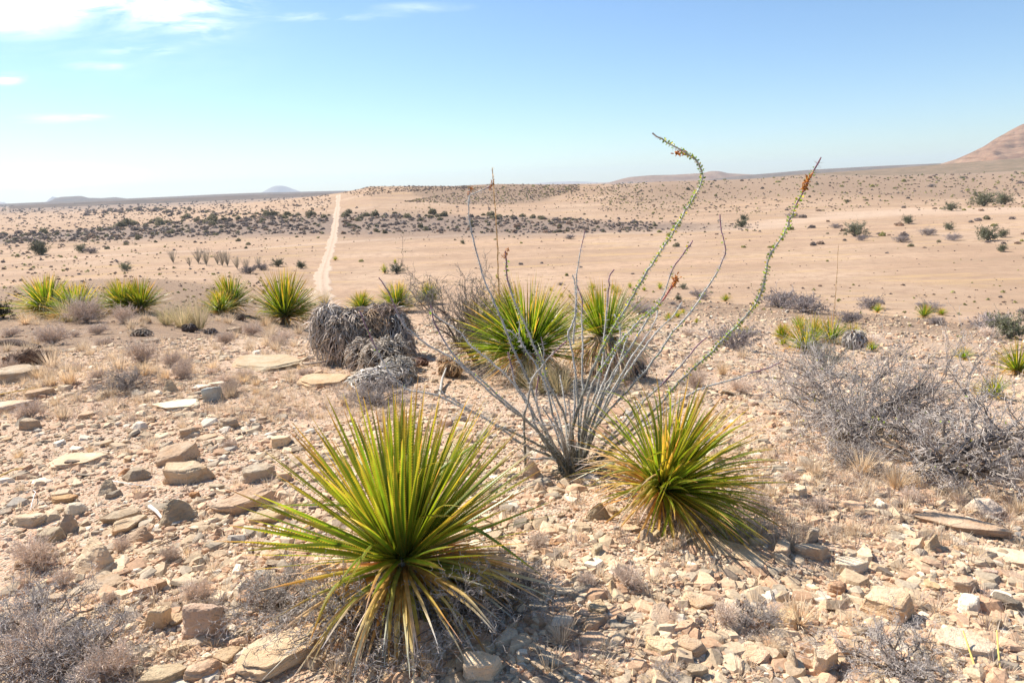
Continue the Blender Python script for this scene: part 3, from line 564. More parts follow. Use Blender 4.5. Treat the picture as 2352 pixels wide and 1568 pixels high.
HR = [
 (435, 1100, 135, 'block', 'tan', .55, .33, -8, (6, 4), 'thick tan block with a flat top, largest stone left of the front spiky plant'),
 (405, 1056, 115, 'slab', 'tan', .6, .32, 25, (12, -8), 'ribbed tan slab leaning behind the thick tan block'),
 (315, 1098, 48, 'cobble', 'grey', .8, .6, 0, (0, 0), 'rounded grey stone left of the thick tan block'),
 (167, 1070, 38, 'block', 'dark', .5, .4, 10, (0, 0), 'small dark brown block on a pale flat slab'),
 (185, 1060, 130, 'slab', 'cream', .6, .12, 5, (0, 0), 'pale cream flat slab under a small dark block'),
 (245, 1132, 55, 'wedge', 'grey', .7, .55, 30, (0, 0), 'grey pointed stone below and left of the rounded grey one'),
 (147, 1152, 58, 'slab', 'orange', .5, .25, 20, (5, 0), 'long orange brown stone beside a banded white cobble'),
 (175, 1176, 36, 'cobble', 'white', .9, .8, 0, (0, 0), 'round banded white cobble near the left edge'),
 (60, 1200, 82, 'block', 'cream', .5, .3, 0, (0, 0), 'long cream boulder with rounded top at the left edge'),
 (298, 1185, 78, 'slab', 'grey', .5, .25, 30, (10, 0), 'grey slab propped up behind a long pale stone'),
 (290, 1212, 80, 'slab', 'cream', .45, .3, 38, (18, 0), 'long pale stone leaning below the propped grey slab'),
 (408, 1200, 108, 'wedge', 'grey', .6, .5, 70, (0, 0), 'large grey wedge with a curved dark underside'),
 (562, 1168, 118, 'slab', 'tan', .5, .35, 30, (10, -6), 'big tan slab just left of the spiky leaf tips'),
 (318, 1246, 86, 'wedge', 'tan', .6, .42, 0, (0, 0), 'tan wedge stone beside a small brown twiggy shrub'),
 (222, 1305, 150, 'wedge', 'cream', .7, .48, -15, (0, 0), 'big pale pointed boulder at lower left'),
 (160, 1222, 54, 'wedge', 'grey', .8, .8, 60, (0, 0), 'grey angular stone with a dark right face, upper left of the pale boulder'),
 (118, 1242, 62, 'block', 'grey', .7, .5, 10, (0, 0), 'layered grey stone behind the brown shrub at left'),
 (237, 1345, 105, 'slab', 'grey', .6, .14, 5, (0, 0), 'flat grey slab below the big pale pointed boulder'),
 (355, 1352, 52, 'block', 'tan', .7, .45, 20, (0, 0), 'small tan block right of the flat grey slab'),
 (358, 1442, 52, 'block', 'cream', .8, 1.1, 10, (0, 12), 'upright pale block left of the earth stained boulder'),
 (475, 1450, 88, 'block', 'mauve', .7, .95, 20, (0, 10), 'tall boulder with rusty earth on its left side, bottom left'),
 (528, 1507, 58, 'slab', 'tan', .8, .3, 10, (8, 0), 'square tan slab right below the tall rusty boulder'),
 (468, 1550, 80, 'block', 'tan', .7, .4, 30, (0, 0), 'beige block cut by the bottom edge below the rusty boulder'),
 (410, 1418, 52, 'slab', 'tan', .8, .2, 50, (10, 0), 'thin tan slab between the upright block and the rusty boulder'),
 (375, 1560, 115, 'slab', 'grey', .5, .25, 5, (0, 0), 'low grey slab at the bottom edge, left of centre'),
 (655, 1495, 235, 'slab', 'tan', .50, .16, 32, (0, -4), 'very large furrowed slab under the dry leaves of the front plant'),
 (973, 1485, 76, 'block', 'mauve', .7, .95, 15, (0, -8), 'upright brown boulder under the drooping leaves of the front plant'),
 (1115, 1498, 62, 'slab', 'grey', .8, .3, 40, (14, 8), 'tilted square grey slab right of the upright brown boulder'),
 (1108, 1552, 110, 'block', 'cream', .7, .5, 10, (0, 0), 'pale block on the bottom edge below the tilted grey slab'),
 (1050, 1528, 46, 'slab', 'tan', .7, .3, 20, (0, 0), 'small tan slab left of the pale bottom edge block'),
 (1369, 1405, 66, 'slab', 'tan', .7, .4, 60, (0, 10), 'tan slab lying on a layered stone right of the front plant'),
 (1365, 1436, 74, 'block', 'tan', .7, .35, 60, (0, 0), 'layered tan stone under another slab, bottom centre'),
 (1240, 1428, 68, 'slab', 'mauve', .8, .3, 20, (0, 6), 'shaded pinkish slab just right of the front plant'),
 (2044, 1412, 125, 'block', 'cream', .7, .5, -20, (4, 0), 'largest cream block at lower right with a mauve shaded front'),
 (2212, 1497, 145, 'slab', 'cream', .55, .28, -10, (0, 4), 'long cream slab near the bottom right corner'),
 (1890, 1540, 84, 'block', 'cream', .7, .8, 25, (0, 0), 'tall pale boulder behind a grey twiggy shrub at the bottom'),
 (1820, 1536, 62, 'wedge', 'grey', .7, .9, 90, (0, 0), 'grey pointed stone touching the tall pale boulder'),
 (1520, 1425, 86, 'slab', 'tan', .9, .35, 55, (22, 0), 'tilted tan slab with a dark hollow on its right'),
 (1594, 1385, 84, 'slab', 'cream', .9, .3, 120, (12, 0), 'pale slab behind the tilted tan slab with the hollow'),
 (1796, 1275, 62, 'block', 'cream', .7, .5, 50, (0, 0), 'cream block just right of the bedrock strip'),
 (1867, 1273, 76, 'block', 'cream', .6, .4, 0, (0, 0), 'cream pink block between a cream block and a long white stone'),
 (1950, 1305, 92, 'slab', 'white', .5, .3, -15, (0, 0), 'long white stone in the middle of the lower right'),
 (1924, 1360, 46, 'block', 'mauve', .8, .6, 10, (0, 0), 'small pinkish cube stone below the long white stone'),
 (1946, 1393, 48, 'wedge', 'cream', .8, .6, 40, (0, 0), 'striped pale stone left of the largest cream block'),
 (2212, 1352, 66, 'block', 'tan', .7, .45, -20, (0, 0), 'tan block above and left of the dark layered stone'),
 (2310, 1400, 62, 'block', 'dark', .7, .5, -30, (0, 0), 'dark grey layered stone near the right edge'),
 (2225, 1402, 66, 'block', 'white', .7, .5, 60, (0, 0), 'very white stone left of the dark layered stone'),
 (1732, 1508, 78, 'slab', 'cream', .8, .3, -30, (12, 0), 'pale leaning slab on the bottom right of the tilted tan slab'),
 (1511, 1492, 84, 'slab', 'cream', .6, .3, -30, (10, 0), 'cracked cream slab below the tilted tan slab'),
 (1585, 1496, 92, 'block', 'tan', .5, .35, -25, (8, 0), 'banded tan rock right of the cracked cream slab'),
 (1594, 1552, 64, 'block', 'grey', .7, .5, 0, (0, 0), 'dark grey block below the banded tan rock'),
 (1860, 1244, 38, 'block', 'grey', .7, 1.0, 10, (0, 8), 'small standing stone striped by leaf shadows'),
 (1690, 1272, 230, 'slab', 'tan', .35, .06, -40, (0, 0), 'long flat bedrock strip below the right spiky plant'),
 (2190, 1200, 190, 'slab', 'tan', .35, .08, -42, (0, 0), 'long flat bedrock strip below the thorn bush at right'),
 (2320, 1285, 130, 'slab', 'cream', .45, .10, -30, (0, 0), 'broad smooth slab at the right edge'),
 (1948, 1014, 46, 'block', 'grey', .7, .75, 0, (0, 0), 'squat grey stump like stone in front of the thorn bush'),
 (1906, 1005, 26, 'block', 'cream', .7, 1.2, 0, (0, 0), 'narrow upright pale stone left of the stump like stone'),
 (1838, 1138, 46, 'block', 'white', .7, .6, 20, (0, 0), 'white block striped by shadow right of the right spiky plant'),
 (2262, 1172, 60, 'cobble', 'white', .7, .5, 0, (0, 0), 'white rounded boulder near the right edge below the thorn bush'),
 (647, 1024, 58, 'block', 'cream', .6, .5, 30, (0, 0), 'pale block above the leaf tips at left of the front plant'),
 (593, 1096, 88, 'slab', 'grey', .5, .4, 28, (8, 0), 'grey brown slab behind the left leaf tips'),
 (629, 1193, 100, 'slab', 'tan', .5, .3, 25, (8, 0), 'tan slab half hidden by leaves of the front plant'),
 (650, 1100, 40, 'block', 'cream', .8, .6, 10, (0, 0), 'small pale cube right of the grey brown slab'),
 (1223, 1092, 56, 'wedge', 'cream', .8, .9, 200, (0, 0), 'pale pointed boulder left of the thorny stems'),
 (1375, 1190, 78, 'wedge', 'grey', .5, .5, 20, (0, 0), 'grey wedge stone below the thorny stems'),
 (1454, 1216, 52, 'slab', 'tan', .8, .2, -20, (0, 0), 'flat tan stone right below the grey wedge stone'),
 (1489, 1166, 38, 'block', 'white', .8, .8, 0, (0, 0), 'white cube under the left side of the right spiky plant'),
 (1258, 1112, 32, 'slab', 'tan', .8, .3, 20, (0, 0), 'small flat stone right of the pale pointed boulder'),
 (1568, 1246, 42, 'block', 'cream', .7, .5, 60, (0, 0), 'cream stone striped by leaf shadows under the right spiky plant'),
 (1369, 1272, 44, 'block', 'grey', .7, .6, 40, (0, 0), 'grey stone alone on soil between the two spiky plants'),
 (748, 878, 150, 'slab', 'tan', .75, .13, 15, (0, 3), 'large smooth flagstone in front of the dead trunk'),
 (600, 838, 210, 'slab', 'grey', .8, .06, -5, (0, 0), 'broad cracked flagstone left of the dead trunk'),
 (430, 934, 105, 'slab', 'white', .7, .14, -5, (0, 0), 'whitish pink flat slab beside a bluish stone'),
 (492, 918, 46, 'block', 'bluegrey', .6, .85, 40, (0, 0), 'bluish grey upright stone in the pile of white slabs'),
 (462, 894, 44, 'slab', 'white', .7, .3, 0, (0, 0), 'white slab fragment left of the bluish stone'),
 (500, 888, 34, 'slab', 'white', .7, .4, 20, (0, 0), 'white slab on top of the bluish stone pile'),
 (392, 900, 46, 'wedge', 'grey', .6, .7, 10, (0, 0), 'grey sloping stone left of the white slab pile'),
 (40, 872, 105, 'slab', 'grey', .6, .3, 20, (6, 0), 'layered grey outcrop at the left edge'),
 (22, 944, 100, 'slab', 'cream', .5, .25, 12, (0, 0), 'long cream slab cut by the left edge'),
 (100, 908, 64, 'slab', 'tan', .5, .3, 20, (10, 0), 'tan slab tilted up right of the layered outcrop'),
 (525, 982, 52, 'block', 'grey', .8, .55, -10, (0, 0), 'layered grey boulder alone left of the leaf tips'),
 (436, 1000, 52, 'block', 'grey', .7, .45, 10, (0, 0), 'grey stone stacked over a tan flat one'),
 (476, 1006, 54, 'slab', 'tan', .8, .14, 0, (0, 0), 'flat tan stone between two grey stones'),
 (320, 984, 30, 'cobble', 'white', .8, .6, 0, (0, 0), 'small bright white stone alone in gravel'),
 (70, 984, 48, 'block', 'grey', .6, .5, 0, (0, 0), 'grey stone near the left edge above the gravel'),
 (200, 958, 38, 'slab', 'tan', .7, .35, 0, (0, 0), 'small flat topped tan stone in the gravel at left'),
 (495, 1120, 46, 'slab', 'grey', .5, .2, 0, (0, 0), 'thin grey sliver right of the thick tan block'),
 (115, 712, 34, 'cobble', 'grey', .8, .5, 0, (0, 0), 'grey boulder below the widest spiky plant'),
 (330, 740, 30, 'block', 'tan', .8, .5, 0, (0, 0), 'tan stone right of the low grey bush at left'),
 (355, 788, 36, 'slab', 'grey', .6, .4, 20, (8, 0), 'grey slab in dry grass at left'),
 (535, 762, 38, 'slab', 'grey', .5, .35, 20, (0, 0), 'thin stacked grey slabs below the two lobed spiky plant'),
]
for (px, py, w_, kind, col_, dr, hr, yaw, tilt, lab) in HR:
    o = place_rock(px, py, w_, kind, col_, dr, hr, yaw, tilt, name={'cobble': 'cobble', 'slab': 'flat_rock'}.get(kind, 'rock'), sink=.36 if hr < .2 else .33)
    tag(o, lab, 'rock', 'loose rocks on the stony hilltop')
def ordinal(n):
    w = ['leftmost', 'second', 'third', 'fourth', 'fifth', 'sixth', 'seventh', 'eighth', 'ninth', 'tenth']
    s_ = w[n] if n < 10 else '%d%s' % (n+1, {1: 'st', 2: 'nd', 3: 'rd'}.get((n+1) % 10, 'th') if not 10 < (n+1) % 100 < 14 else 'th')
    return s_ if n == 0 else s_+' from left'
def autolabel(items, noun, zones, cat, group):
    """items: (obj, px, py, adjective). the label names look, place and order within that place"""
    bins = {}
    for it in items:
        z = next(n for n, t in zones if t(it[1], it[2])); bins.setdefault((it[3], z), []).append(it)
    for (adj, z), lst in bins.items():
        lst.sort(key=lambda i: i[1])
        for k, it in enumerate(lst):
            tag(it[0], f'{adj} {noun} {z}' + (f', {ordinal(k)}' if len(lst) > 1 else ''), cat, group)
ZR = [('on the bottom edge', lambda x, y: y > 1500), ('at far left beside the gravel', lambda x, y: x < 300 and y > 950), ('left of the front spiky plant', lambda x, y: x < 640 and y > 950),
      ('between front plant and thorny stems', lambda x, y: x < 1180 and y > 950), ('below the thorny stems', lambda x, y: x < 1480 and y > 1050), ('below the right spiky plant', lambda x, y: x < 1800 and y > 1130),
      ('at lower right', lambda x, y: y > 1200), ('in front of the thorn bush', lambda x, y: x > 1600 and y > 900), ('by the thorny stems', lambda x, y: x > 900 and y > 850),
      ('right of the dead trunk', lambda x, y: x > 950), ('left of the dead trunk', lambda x, y: x > 400), ('among dry grass at left', lambda x, y: True)]
def free(x, y, r_=.0):
    return all((x-a)**2+(y-b_)**2 > (c_*.9+r_)**2 for a, b_, c_ in ROCKS)
items = []; tries = 0; nameadj = {'slab': 'flat', 'block': 'blocky', 'wedge': 'angular', 'cobble': 'rounded'}
ncol = {'tan': 'tan', 'cream': 'cream', 'white': 'whitish', 'grey': 'grey', 'mauve': 'pinkish', 'orange': 'rusty', 'dark': 'dark', 'brown': 'brown'}
rg = np.random.default_rng(21)
while len(items) < 205 and tries < 2500:
    tries += 1
    py = 780+ (1570-780)*rg.uniform(0, 1)**.8; px = rg.uniform(-10, 2360)
    if 1010 > py and rg.uniform() < .5 and not (px < 700): continue
    p, t = ground_at(px, py)
    w_ = rg.uniform(18, 48)*(.55+.6*(py-780)/790)*(1.0 if rg.uniform() < .8 else 1.5); wm_ = w_*t/F
    if not free(p[0], p[1], wm_*.5): continue
    kind = rg.choice(['slab', 'block', 'wedge', 'cobble'], p=[.5, .28, .18, .04])
    pc = [.34, .26, .07, .2, .07, .02, .03, .01] if px > 1150 else [.36, .14, .03, .30, .06, .04, .04, .03]
    cc = rg.choice(['tan', 'cream', 'white', 'grey', 'mauve', 'orange', 'dark', 'brown'], p=pc)
    o = place_rock(px, py, w_, kind, cc, rg.uniform(.5, .9), {'slab': rg.uniform(.18, .34), 'block': rg.uniform(.35, .6), 'wedge': rg.uniform(.35, .6), 'cobble': .55}[kind],
                   rg.uniform(0, 360), (rg.uniform(-14, 14), rg.uniform(-14, 14)), name={'cobble': 'cobble', 'slab': 'flat_rock'}.get(kind, 'rock'))
    items.append((o, px, py, f'{ncol[cc]} {nameadj[kind]}'))
autolabel(items, 'stone', ZR, 'rock', 'loose rocks on the stony hilltop')

# gravel: countless chips of the same stone, one object
def stones(n_try, rmin, rmax, smin, smax, seed, clump, flat=.45):
    rg = np.random.default_rng(seed)
    protos = []
    for k in range(14):
        bm = bmesh.new(); rd = random.Random(seed*50+k); n = rd.randint(5, 6)
        for i in range(n):
            th = i*6.283/n+rd.uniform(-.4, .4); r_ = rd.uniform(.35, .6); s_ = rd.uniform(.55, .95)
            bm.verts.new((math.cos(th)*r_, math.sin(th)*r_, -.3)); bm.verts.new((math.cos(th)*r_*s_, math.sin(th)*r_*s_, .5+rd.uniform(-.3, .2)))
        h = bmesh.ops.convex_hull(bm, input=bm.verts)
        dead = [g_ for g_ in h['geom_interior'] if isinstance(g_, bmesh.types.BMVert)]
        if dead: bmesh.ops.delete(bm, geom=dead, context='VERTS')
        bmesh.ops.triangulate(bm, faces=bm.faces); bm.verts.index_update(); bm.normal_update()
        protos.append((np.array([v.co[:] for v in bm.verts]), np.array([[v.index for v in f.verts] for f in bm.faces]))); bm.free()
    r_ = np.exp(rg.uniform(np.log(rmin), np.log(rmax), n_try)); az = np.radians(rg.uniform(-43, 43, n_try))
    x = r_*np.sin(az); y = r_*np.cos(az)
    dens = vnoise(x/.8, y/.8, 51)+.6*vnoise(x/.25, y/.25, 52)+.5
    keep = dens > rg.uniform(clump[0], clump[1], n_try); x, y, r_ = x[keep], y[keep], r_[keep]
    n = len(x); z = height(x, y)
    size = smin*(smax/smin)**(rg.uniform(0, 1, n)**2.2)*np.clip((r_/5)**.35, .8, 2.2)
    pal = np.array([(.54, .43, .31), (.62, .51, .38), (.74, .67, .57), (.41, .355, .285), (.58, .41, .29), (.52, .35, .24), (.24, .20, .17), (.50, .465, .42)])
    az_ = np.degrees(np.arctan2(x, y)); w_ = np.array([.27, .18, .05, .13, .18, .14, .04, .01]); w_ /= w_.sum()
    ci = rg.choice(8, n, p=w_); C = pal[ci]*rg.uniform(.78, 1.15, (n, 1))*[1.04, .97, .87]
    mb = MB(); pi_ = rg.integers(0, len(protos), n)
    for k, (pv_, pf) in enumerate(protos):
        s_ = np.where(pi_ == k)[0]; m_ = len(s_)
        if not m_: continue
        yaw = rg.uniform(0, 6.28, m_); sc = np.stack([size[s_], size[s_]*rg.uniform(.5, .95, m_), size[s_]*rg.uniform(flat*.5, flat*1.6, m_)], -1)
        v = pv_[None]*sc[:, None, :]
        ta = rg.normal(0, .28, m_)[:, None]; v = np.stack([v[..., 0], v[..., 1]*np.cos(ta)-v[..., 2]*np.sin(ta), v[..., 1]*np.sin(ta)+v[..., 2]*np.cos(ta)], -1)
        cx, sy = np.cos(yaw)[:, None], np.sin(yaw)[:, None]
        v = np.stack([v[..., 0]*cx-v[..., 1]*sy+x[s_][:, None], v[..., 0]*sy+v[..., 1]*cx+y[s_][:, None], v[..., 2]+z[s_][:, None]+.05*size[s_][:, None]], -1)
        f = pf[None]+(np.arange(m_)*len(pv_))[:, None, None]
        mb.add(v.reshape(-1, 3), None, f.reshape(-1, 3), np.repeat(C[s_], len(pv_), 0))
    return mb
def stuff(name, me, label):
    o = link(name, me); o['kind'] = 'stuff'; o['label'] = label; return o
stuff('gravel', stones(115000, 1.7, 17, .012, .055, 5, (-.2, .75), .36).mesh('gravel', M_GRAVEL), 'pale and pinkish gravel chips covering the stony hilltop soil')
stuff('rubble', stones(34000, 1.9, 40, .035, .16, 6, (.1, .8), .22).mesh('rubble', M_GRAVEL), 'fist sized broken limestone rubble strewn over the hilltop')
stuff('slope_stones', stones(16000, 16, 170, .05, .15, 9, (-.1, .8), .45).mesh('slope_stones', M_GRAVEL), 'small stones strewn over the lower hillside')
# ---------------------------------------------------------------- sotol: strap leaves in a round head, dry skirt, short trunk
GREEN = [(0, (.34, .36, .12)), (.06, (.13, .20, .03)), (.3, (.125, .215, .022)), (.7, (.18, .27, .028)), (.86, (.34, .31, .06)), (.94, (.46, .24, .08)), (1, (.56, .44, .28))]
YELLOW = [(0, (.42, .36, .12)), (.2, (.34, .36, .05)), (.55, (.52, .44, .10)), (.8, (.52, .30, .10)), (1, (.62, .52, .38))]
DRY = [(0, (.44, .24, .06)), (.25, (.62, .33, .07)), (.6, (.70, .50, .20)), (.85, (.70, .60, .42)), (1, (.74, .72, .70))]
STRAW = [(0, (.58, .42, .20)), (.4, (.74, .57, .32)), (1, (.70, .58, .42))]
GREYDRY = [(0, (.42, .37, .31)), (.5, (.50, .45, .39)), (1, (.40, .35, .30))]
def rot_tilt(V, tilt, az):
    ax = Vector((-math.sin(az), math.cos(az), 0)); Mx = np.array(Matrix.Rotation(tilt, 3, ax)); return V@Mx.T
def leaf_part(rg, N, L, w, e_lo, e_hi, droop, stops, m=9, tilt=0, taz=0, teeth=0, bz=.0, br=.02, epow=1.0, kink=0, azr=None, lvar=.2, stops2=None, mixp=.0, tipbrown=.0):
    el = e_lo+(e_hi-e_lo)*rg.uniform(0, 1, N)**epow
    az = rg.uniform(0, 6.283, N) if azr is None else rg.uniform(azr[0], azr[1], N)
    az = az+.45*np.sin(az+rg.uniform(0, 6.28))+.2*np.sin(3*az+rg.uniform(0, 6.28))
    Ls = L*rg.uniform(1-lvar, 1+lvar*.4, N); ws = w*rg.uniform(.75, 1.15, N)
    dr = droop*rg.uniform(.3, 1.5, N)
    kk_ = rg.uniform(0, 1, N)*kink if kink else np.where(rg.uniform(0, 1, N) < .09, rg.uniform(.3, 1.3, N), 0.0)
    V, q, t, P, d = blades(rg, N, Ls, ws, el, az, dr, m=m, base_r=br, base_z=bz, kink=kk_, taper=.96)
    C = ramp(np.clip(t+rg.uniform(-.12, .07, N)[:, None]*np.clip(t*2, 0, 1), 0, 1), stops)
    if stops2 is not None:
        s_ = rg.uniform(0, 1, N) < mixp; C[s_] = ramp(t[s_], stops2)
    C = C*rg.uniform(.78, 1.22, N)[:, None, None]*np.stack([rg.uniform(.85, 1.2, N), np.ones(N), np.ones(N)], -1)[:, None, :]
    C = np.repeat(C[:, :, None, :], 3, 2)
    if teeth: C[:, :, 0] = C[:, :, 0]*.75+np.array([.17, .14, .02])*.5; C[:, :, 2] = C[:, :, 2]*.75+np.array([.17, .14, .02])*.5
    mb = MB(); Vt = rot_tilt(V.reshape(-1, 3), tilt, taz) if tilt else V.reshape(-1, 3)
    mb.add(Vt, q, None, C.reshape(-1, 3))
    if teeth:                                          # hooked marginal teeth
        Vr = Vt.reshape(N, m, 3, 3); T = []
        k = teeth
        for side in (0, 2):
            pos = np.linspace(.06, .84, k)*(m-1); i0 = pos.astype(int); f = (pos-i0)[None, :, None]
            E = Vr[:, i0, side]*(1-f)+Vr[:, i0+1, side]*f; Cn = Vr[:, i0, 1]*(1-f)+Vr[:, i0+1, 1]*f
            o_ = unit(E-Cn); tg = unit(Vr[:, i0+1, side]-Vr[:, i0, side])
            hl = (.0035*(w/.014))*rg.uniform(.7, 1.3, (N, k, 1))
            T.append(np.stack([E-tg*.0024-o_*.0006, E+tg*.0024-o_*.0006, E+o_*hl+tg*.002], 2).reshape(-1, 3))
        T = np.vstack(T); mb.add(T, None, np.arange(len(T)).reshape(-1, 3), (.50, .36, .08))
    return mb
M_TRUNK = attr_mat('old_trunk', .9, 0, 30, .4)
def trunk_part(r_, h, tilt=0, taz=0, col=(.26, .19, .13)):
    k, m_ = 14, 9; th = np.arange(k)*2*math.pi/k; z = np.linspace(-.06, h, m_)
    rr_ = r_*(1+.12*np.sin(np.arange(m_)*2.1))*np.linspace(1.1, .75, m_)
    V = np.stack([np.outer(rr_, np.cos(th)), np.outer(rr_, np.sin(th)), np.repeat(z[:, None], k, 1)], -1)
    V = V*(1+.06*rng.normal(size=(m_, k, 1))*np.array([1, 1, 0])); V = rot_tilt(V.reshape(-1, 3), tilt, taz)
    idx = np.arange(m_*k).reshape(m_, k); nx = np.roll(idx, -1, 1)
    mb = MB(); mb.add(V, np.stack([idx[:-1], nx[:-1], nx[1:], idx[1:]], -1).reshape(-1, 4), None, col)
    top = len(V); mb.add([V[idx[-1]].mean(0)+[0, 0, .01]], None, None, col); mb.T.append(np.stack([idx[-1], nx[-1], np.full(k, top)], -1))
    return mb
def stalk_part(h, r_, seed, bend=.03):
    rg = np.random.default_rng(seed); m_ = 26; t = np.linspace(0, 1, m_)
    P = np.stack([bend*h*np.sin(t*3)+.003*rg.normal(size=m_), .4*bend*h*t+.003*rg.normal(size=m_), h*t], -1)[None]
    mb = MB(); v, q = tubes(P, (r_*(1-.6*t))[None], 6); mb.add(v, q, None, (.62, .46, .27))
    # dry bracts and seed clusters along the upper part
    n = 170; tt = rg.uniform(.25, 1, n); p = np.stack([np.interp(tt, t, P[0, :, i]) for i in range(3)], -1)
    a = rg.uniform(0, 6.28, n); d = np.stack([np.cos(a), np.sin(a), rg.uniform(.5, 2, n)], -1); d = unit(d)
    L = rg.uniform(.02, .05, n)[:, None]; s_ = unit(np.cross(d, [0, 0, 1]))*.004
    T = np.stack([p+s_, p-s_, p+d*L], 1).reshape(-1, 3); mb.add(T, None, np.arange(3*n).reshape(-1, 3), (.58, .44, .27))
    return mb
def make_sotol(seed, L=.75, w=.014, n_green=230, n_dry=60, e_lo=.35, e_hi=1.5, skirt=0, tilt=0, taz=0, teeth=0, trunk_h=.1, droop=.25, stalk=0, name='sotol', m=9, thick=1.0, yellow=.12, epow=.85, lodge=0):
    rg = np.random.default_rng(seed); root = empty(name, (0, 0, 0))
    mb = leaf_part(rg, n_green, L, w, e_lo, e_hi, droop, GREEN, m, tilt, taz, teeth, bz=trunk_h, br=.025*thick, epow=epow, stops2=YELLOW, mixp=yellow)
    link('leaf_rosette', mb.mesh('leaf_rosette', M_LEAF), root)
    mb = leaf_part(rg, n_dry, L*.84, w*.9, -.42, .28, .30, DRY, m, tilt, taz, 0, bz=trunk_h*.85, br=.03*thick, kink=.55, lvar=.3, stops2=YELLOW, mixp=.25)
    if lodge:
        m2 = leaf_part(rg, lodge, L*.9, w*.9, .1, .8, 1.3, YELLOW, m, tilt, taz, 0, bz=trunk_h*.9, br=.03, kink=.6, stops2=DRY, mixp=.4)
        mb.add(np.vstack(m2.V), np.vstack(m2.Q), None, np.vstack(m2.C))
    if skirt:
        m2 = leaf_part(rg, skirt, trunk_h*1.1, w*1.7, -1.25, -.25, .95, STRAW, 8, tilt, taz, 0, bz=trunk_h*.88, br=.06*thick, lvar=.3, stops2=GREYDRY, mixp=.25)
        mb.add(np.vstack(m2.V), np.vstack(m2.Q), None, np.vstack(m2.C))
    link('dry_leaves', mb.mesh('dry_leaves', M_DRYLEAF), root)
    link('trunk', trunk_part(.05*thick, trunk_h, tilt, taz).mesh('trunk', M_TRUNK, True), root)
    if stalk: 
        s_ = link('flower_stalk', stalk_part(stalk, .012*thick, seed+5).mesh('flower_stalk', M_DRYLEAF), root); s_.location.z = trunk_h
    return root
def spot(px, py): p, t = ground_at(px, py); return p, t
G_S = 'spiky sotol plants on the hilltop'
p, t = spot(930, 1362)
s1 = make_sotol(1, L=.64, w=.0195, n_green=265, n_dry=180, e_lo=.30, e_hi=1.50, tilt=-.06, taz=1.57, teeth=44, trunk_h=.17, droop=.10, m=14, yellow=.05, thick=1.3, epow=1.0, lodge=12)
s1.location = p; tag(s1, 'large green spiky plant in front, toothed strap leaves over drooping orange dry ones', 'sotol', G_S)
p2, t2 = spot(1497, 1172)
s2 = make_sotol(2, L=.60, w=.0165, n_green=290, n_dry=100, e_lo=.05, e_hi=1.5, tilt=.36, taz=-.25, teeth=30, trunk_h=.15, droop=.45, m=14, yellow=.22, thick=1.3, epow=.9, lodge=45)
s2.location = p2; tag(s2, 'green and yellow spiky plant leaning right beside the thorny stems', 'sotol', G_S)
p, t = spot(1215, 868)
S = 262*t/F
s3 = make_sotol(3, L=S*.66, w=.016, n_green=640, n_dry=90, e_lo=-.12, e_hi=1.5, skirt=200, trunk_h=.30, droop=.2, thick=2.0, m=9, stalk=0)
s3.location = p; tag(s3, 'big dense spiky plant behind the thorny stems with a dry skirt', 'sotol', G_S)
st = link('flower_stalk', stalk_part((868-430)*t/F*1.02, .011, 12, .01).mesh('flower_stalk', M_DRYLEAF), s3); st.location = (-.30, .15, .1)
p, t = spot(1388, 862)
s4 = make_sotol(4, L=.155*t*.52, w=.012, n_green=300, n_dry=10, e_lo=.1, e_hi=1.5, skirt=420, trunk_h=96*t/F, droop=.15, thick=2.6)
s4.location = p; tag(s4, 'spiky plant on a trunk wrapped in straw coloured dead leaves', 'sotol', G_S)
protoA = make_sotol(11, L=.62, w=.016, n_green=430, n_dry=50, e_lo=.0, e_hi=1.5, trunk_h=.12, droop=.2, thick=1.4, lodge=40)
protoB = make_sotol(12, L=.62, w=.017, n_green=330, n_dry=80, e_lo=.05, e_hi=1.5, trunk_h=.10, droop=.25, thick=1.8, yellow=.3, lodge=50)
protoC = make_sotol(13, L=.60, w=.021, n_green=120, n_dry=30, e_lo=.0, e_hi=1.5, trunk_h=.10, droop=.25, thick=1.4, m=5, yellow=.3)
used = set()
def put_sotol(proto, px, py, wpx, lab, sq=1.0, rz=None, cat='sotol', group=G_S, tint=None, stalk=0):
    p, t = ground_at(px, py); s_ = wpx*t/F/.92
    rz = rng.uniform(0, 6.28) if rz is None else rz
    if id(proto) in used: o = copy_thing(proto, p, rz)
    else: o = proto; used.add(id(proto)); o.location = tuple(p); o.rotation_euler = (0, 0, rz)
    o.scale = (s_, s_, s_*sq); tag(o, lab, cat, group)
    if tint is None: tint = rng.uniform(.85, 1.15)
    tint *= .9
    for ch in o.children: ch.color = (tint*rng.uniform(.9, 1.05), tint*.98, tint*.85, 1)
    if stalk:
        k = link('flower_stalk', stalk_part(stalk*t/F/s_, .012/s_, int(px), .015).mesh('flower_stalk', M_DRYLEAF), o)
    return o
put_sotol(protoA, 656, 745, 136, 'round green spiky plant just left of the dead trunk', 1.15, tint=.95)
put_sotol(protoB, 110, 722, 118, 'left half of the widest spiky clump at far left', .85)
put_sotol(protoB, 178, 728, 112, 'right half of the widest spiky clump at far left', .8)
put_sotol(protoA, 285, 715, 86, 'left head of the second spiky clump from the left', 1.0)
put_sotol(protoA, 325, 718, 96, 'right head of the second spiky clump from the left', .95)
put_sotol(protoA, 532, 716, 92, 'taller right lobe of the two lobed spiky plant', 1.15, tint=.9)
put_sotol(protoB, 508, 722, 72, 'lower left lobe of the two lobed spiky plant', 1.0, tint=1.1)
put_sotol(protoB, 830, 712, 66, 'yellowish spiky plant peeking over the dead trunk', .9)
put_sotol(protoA, 912, 716, 92, 'green spiky plant directly behind the dead trunk', 1.0)
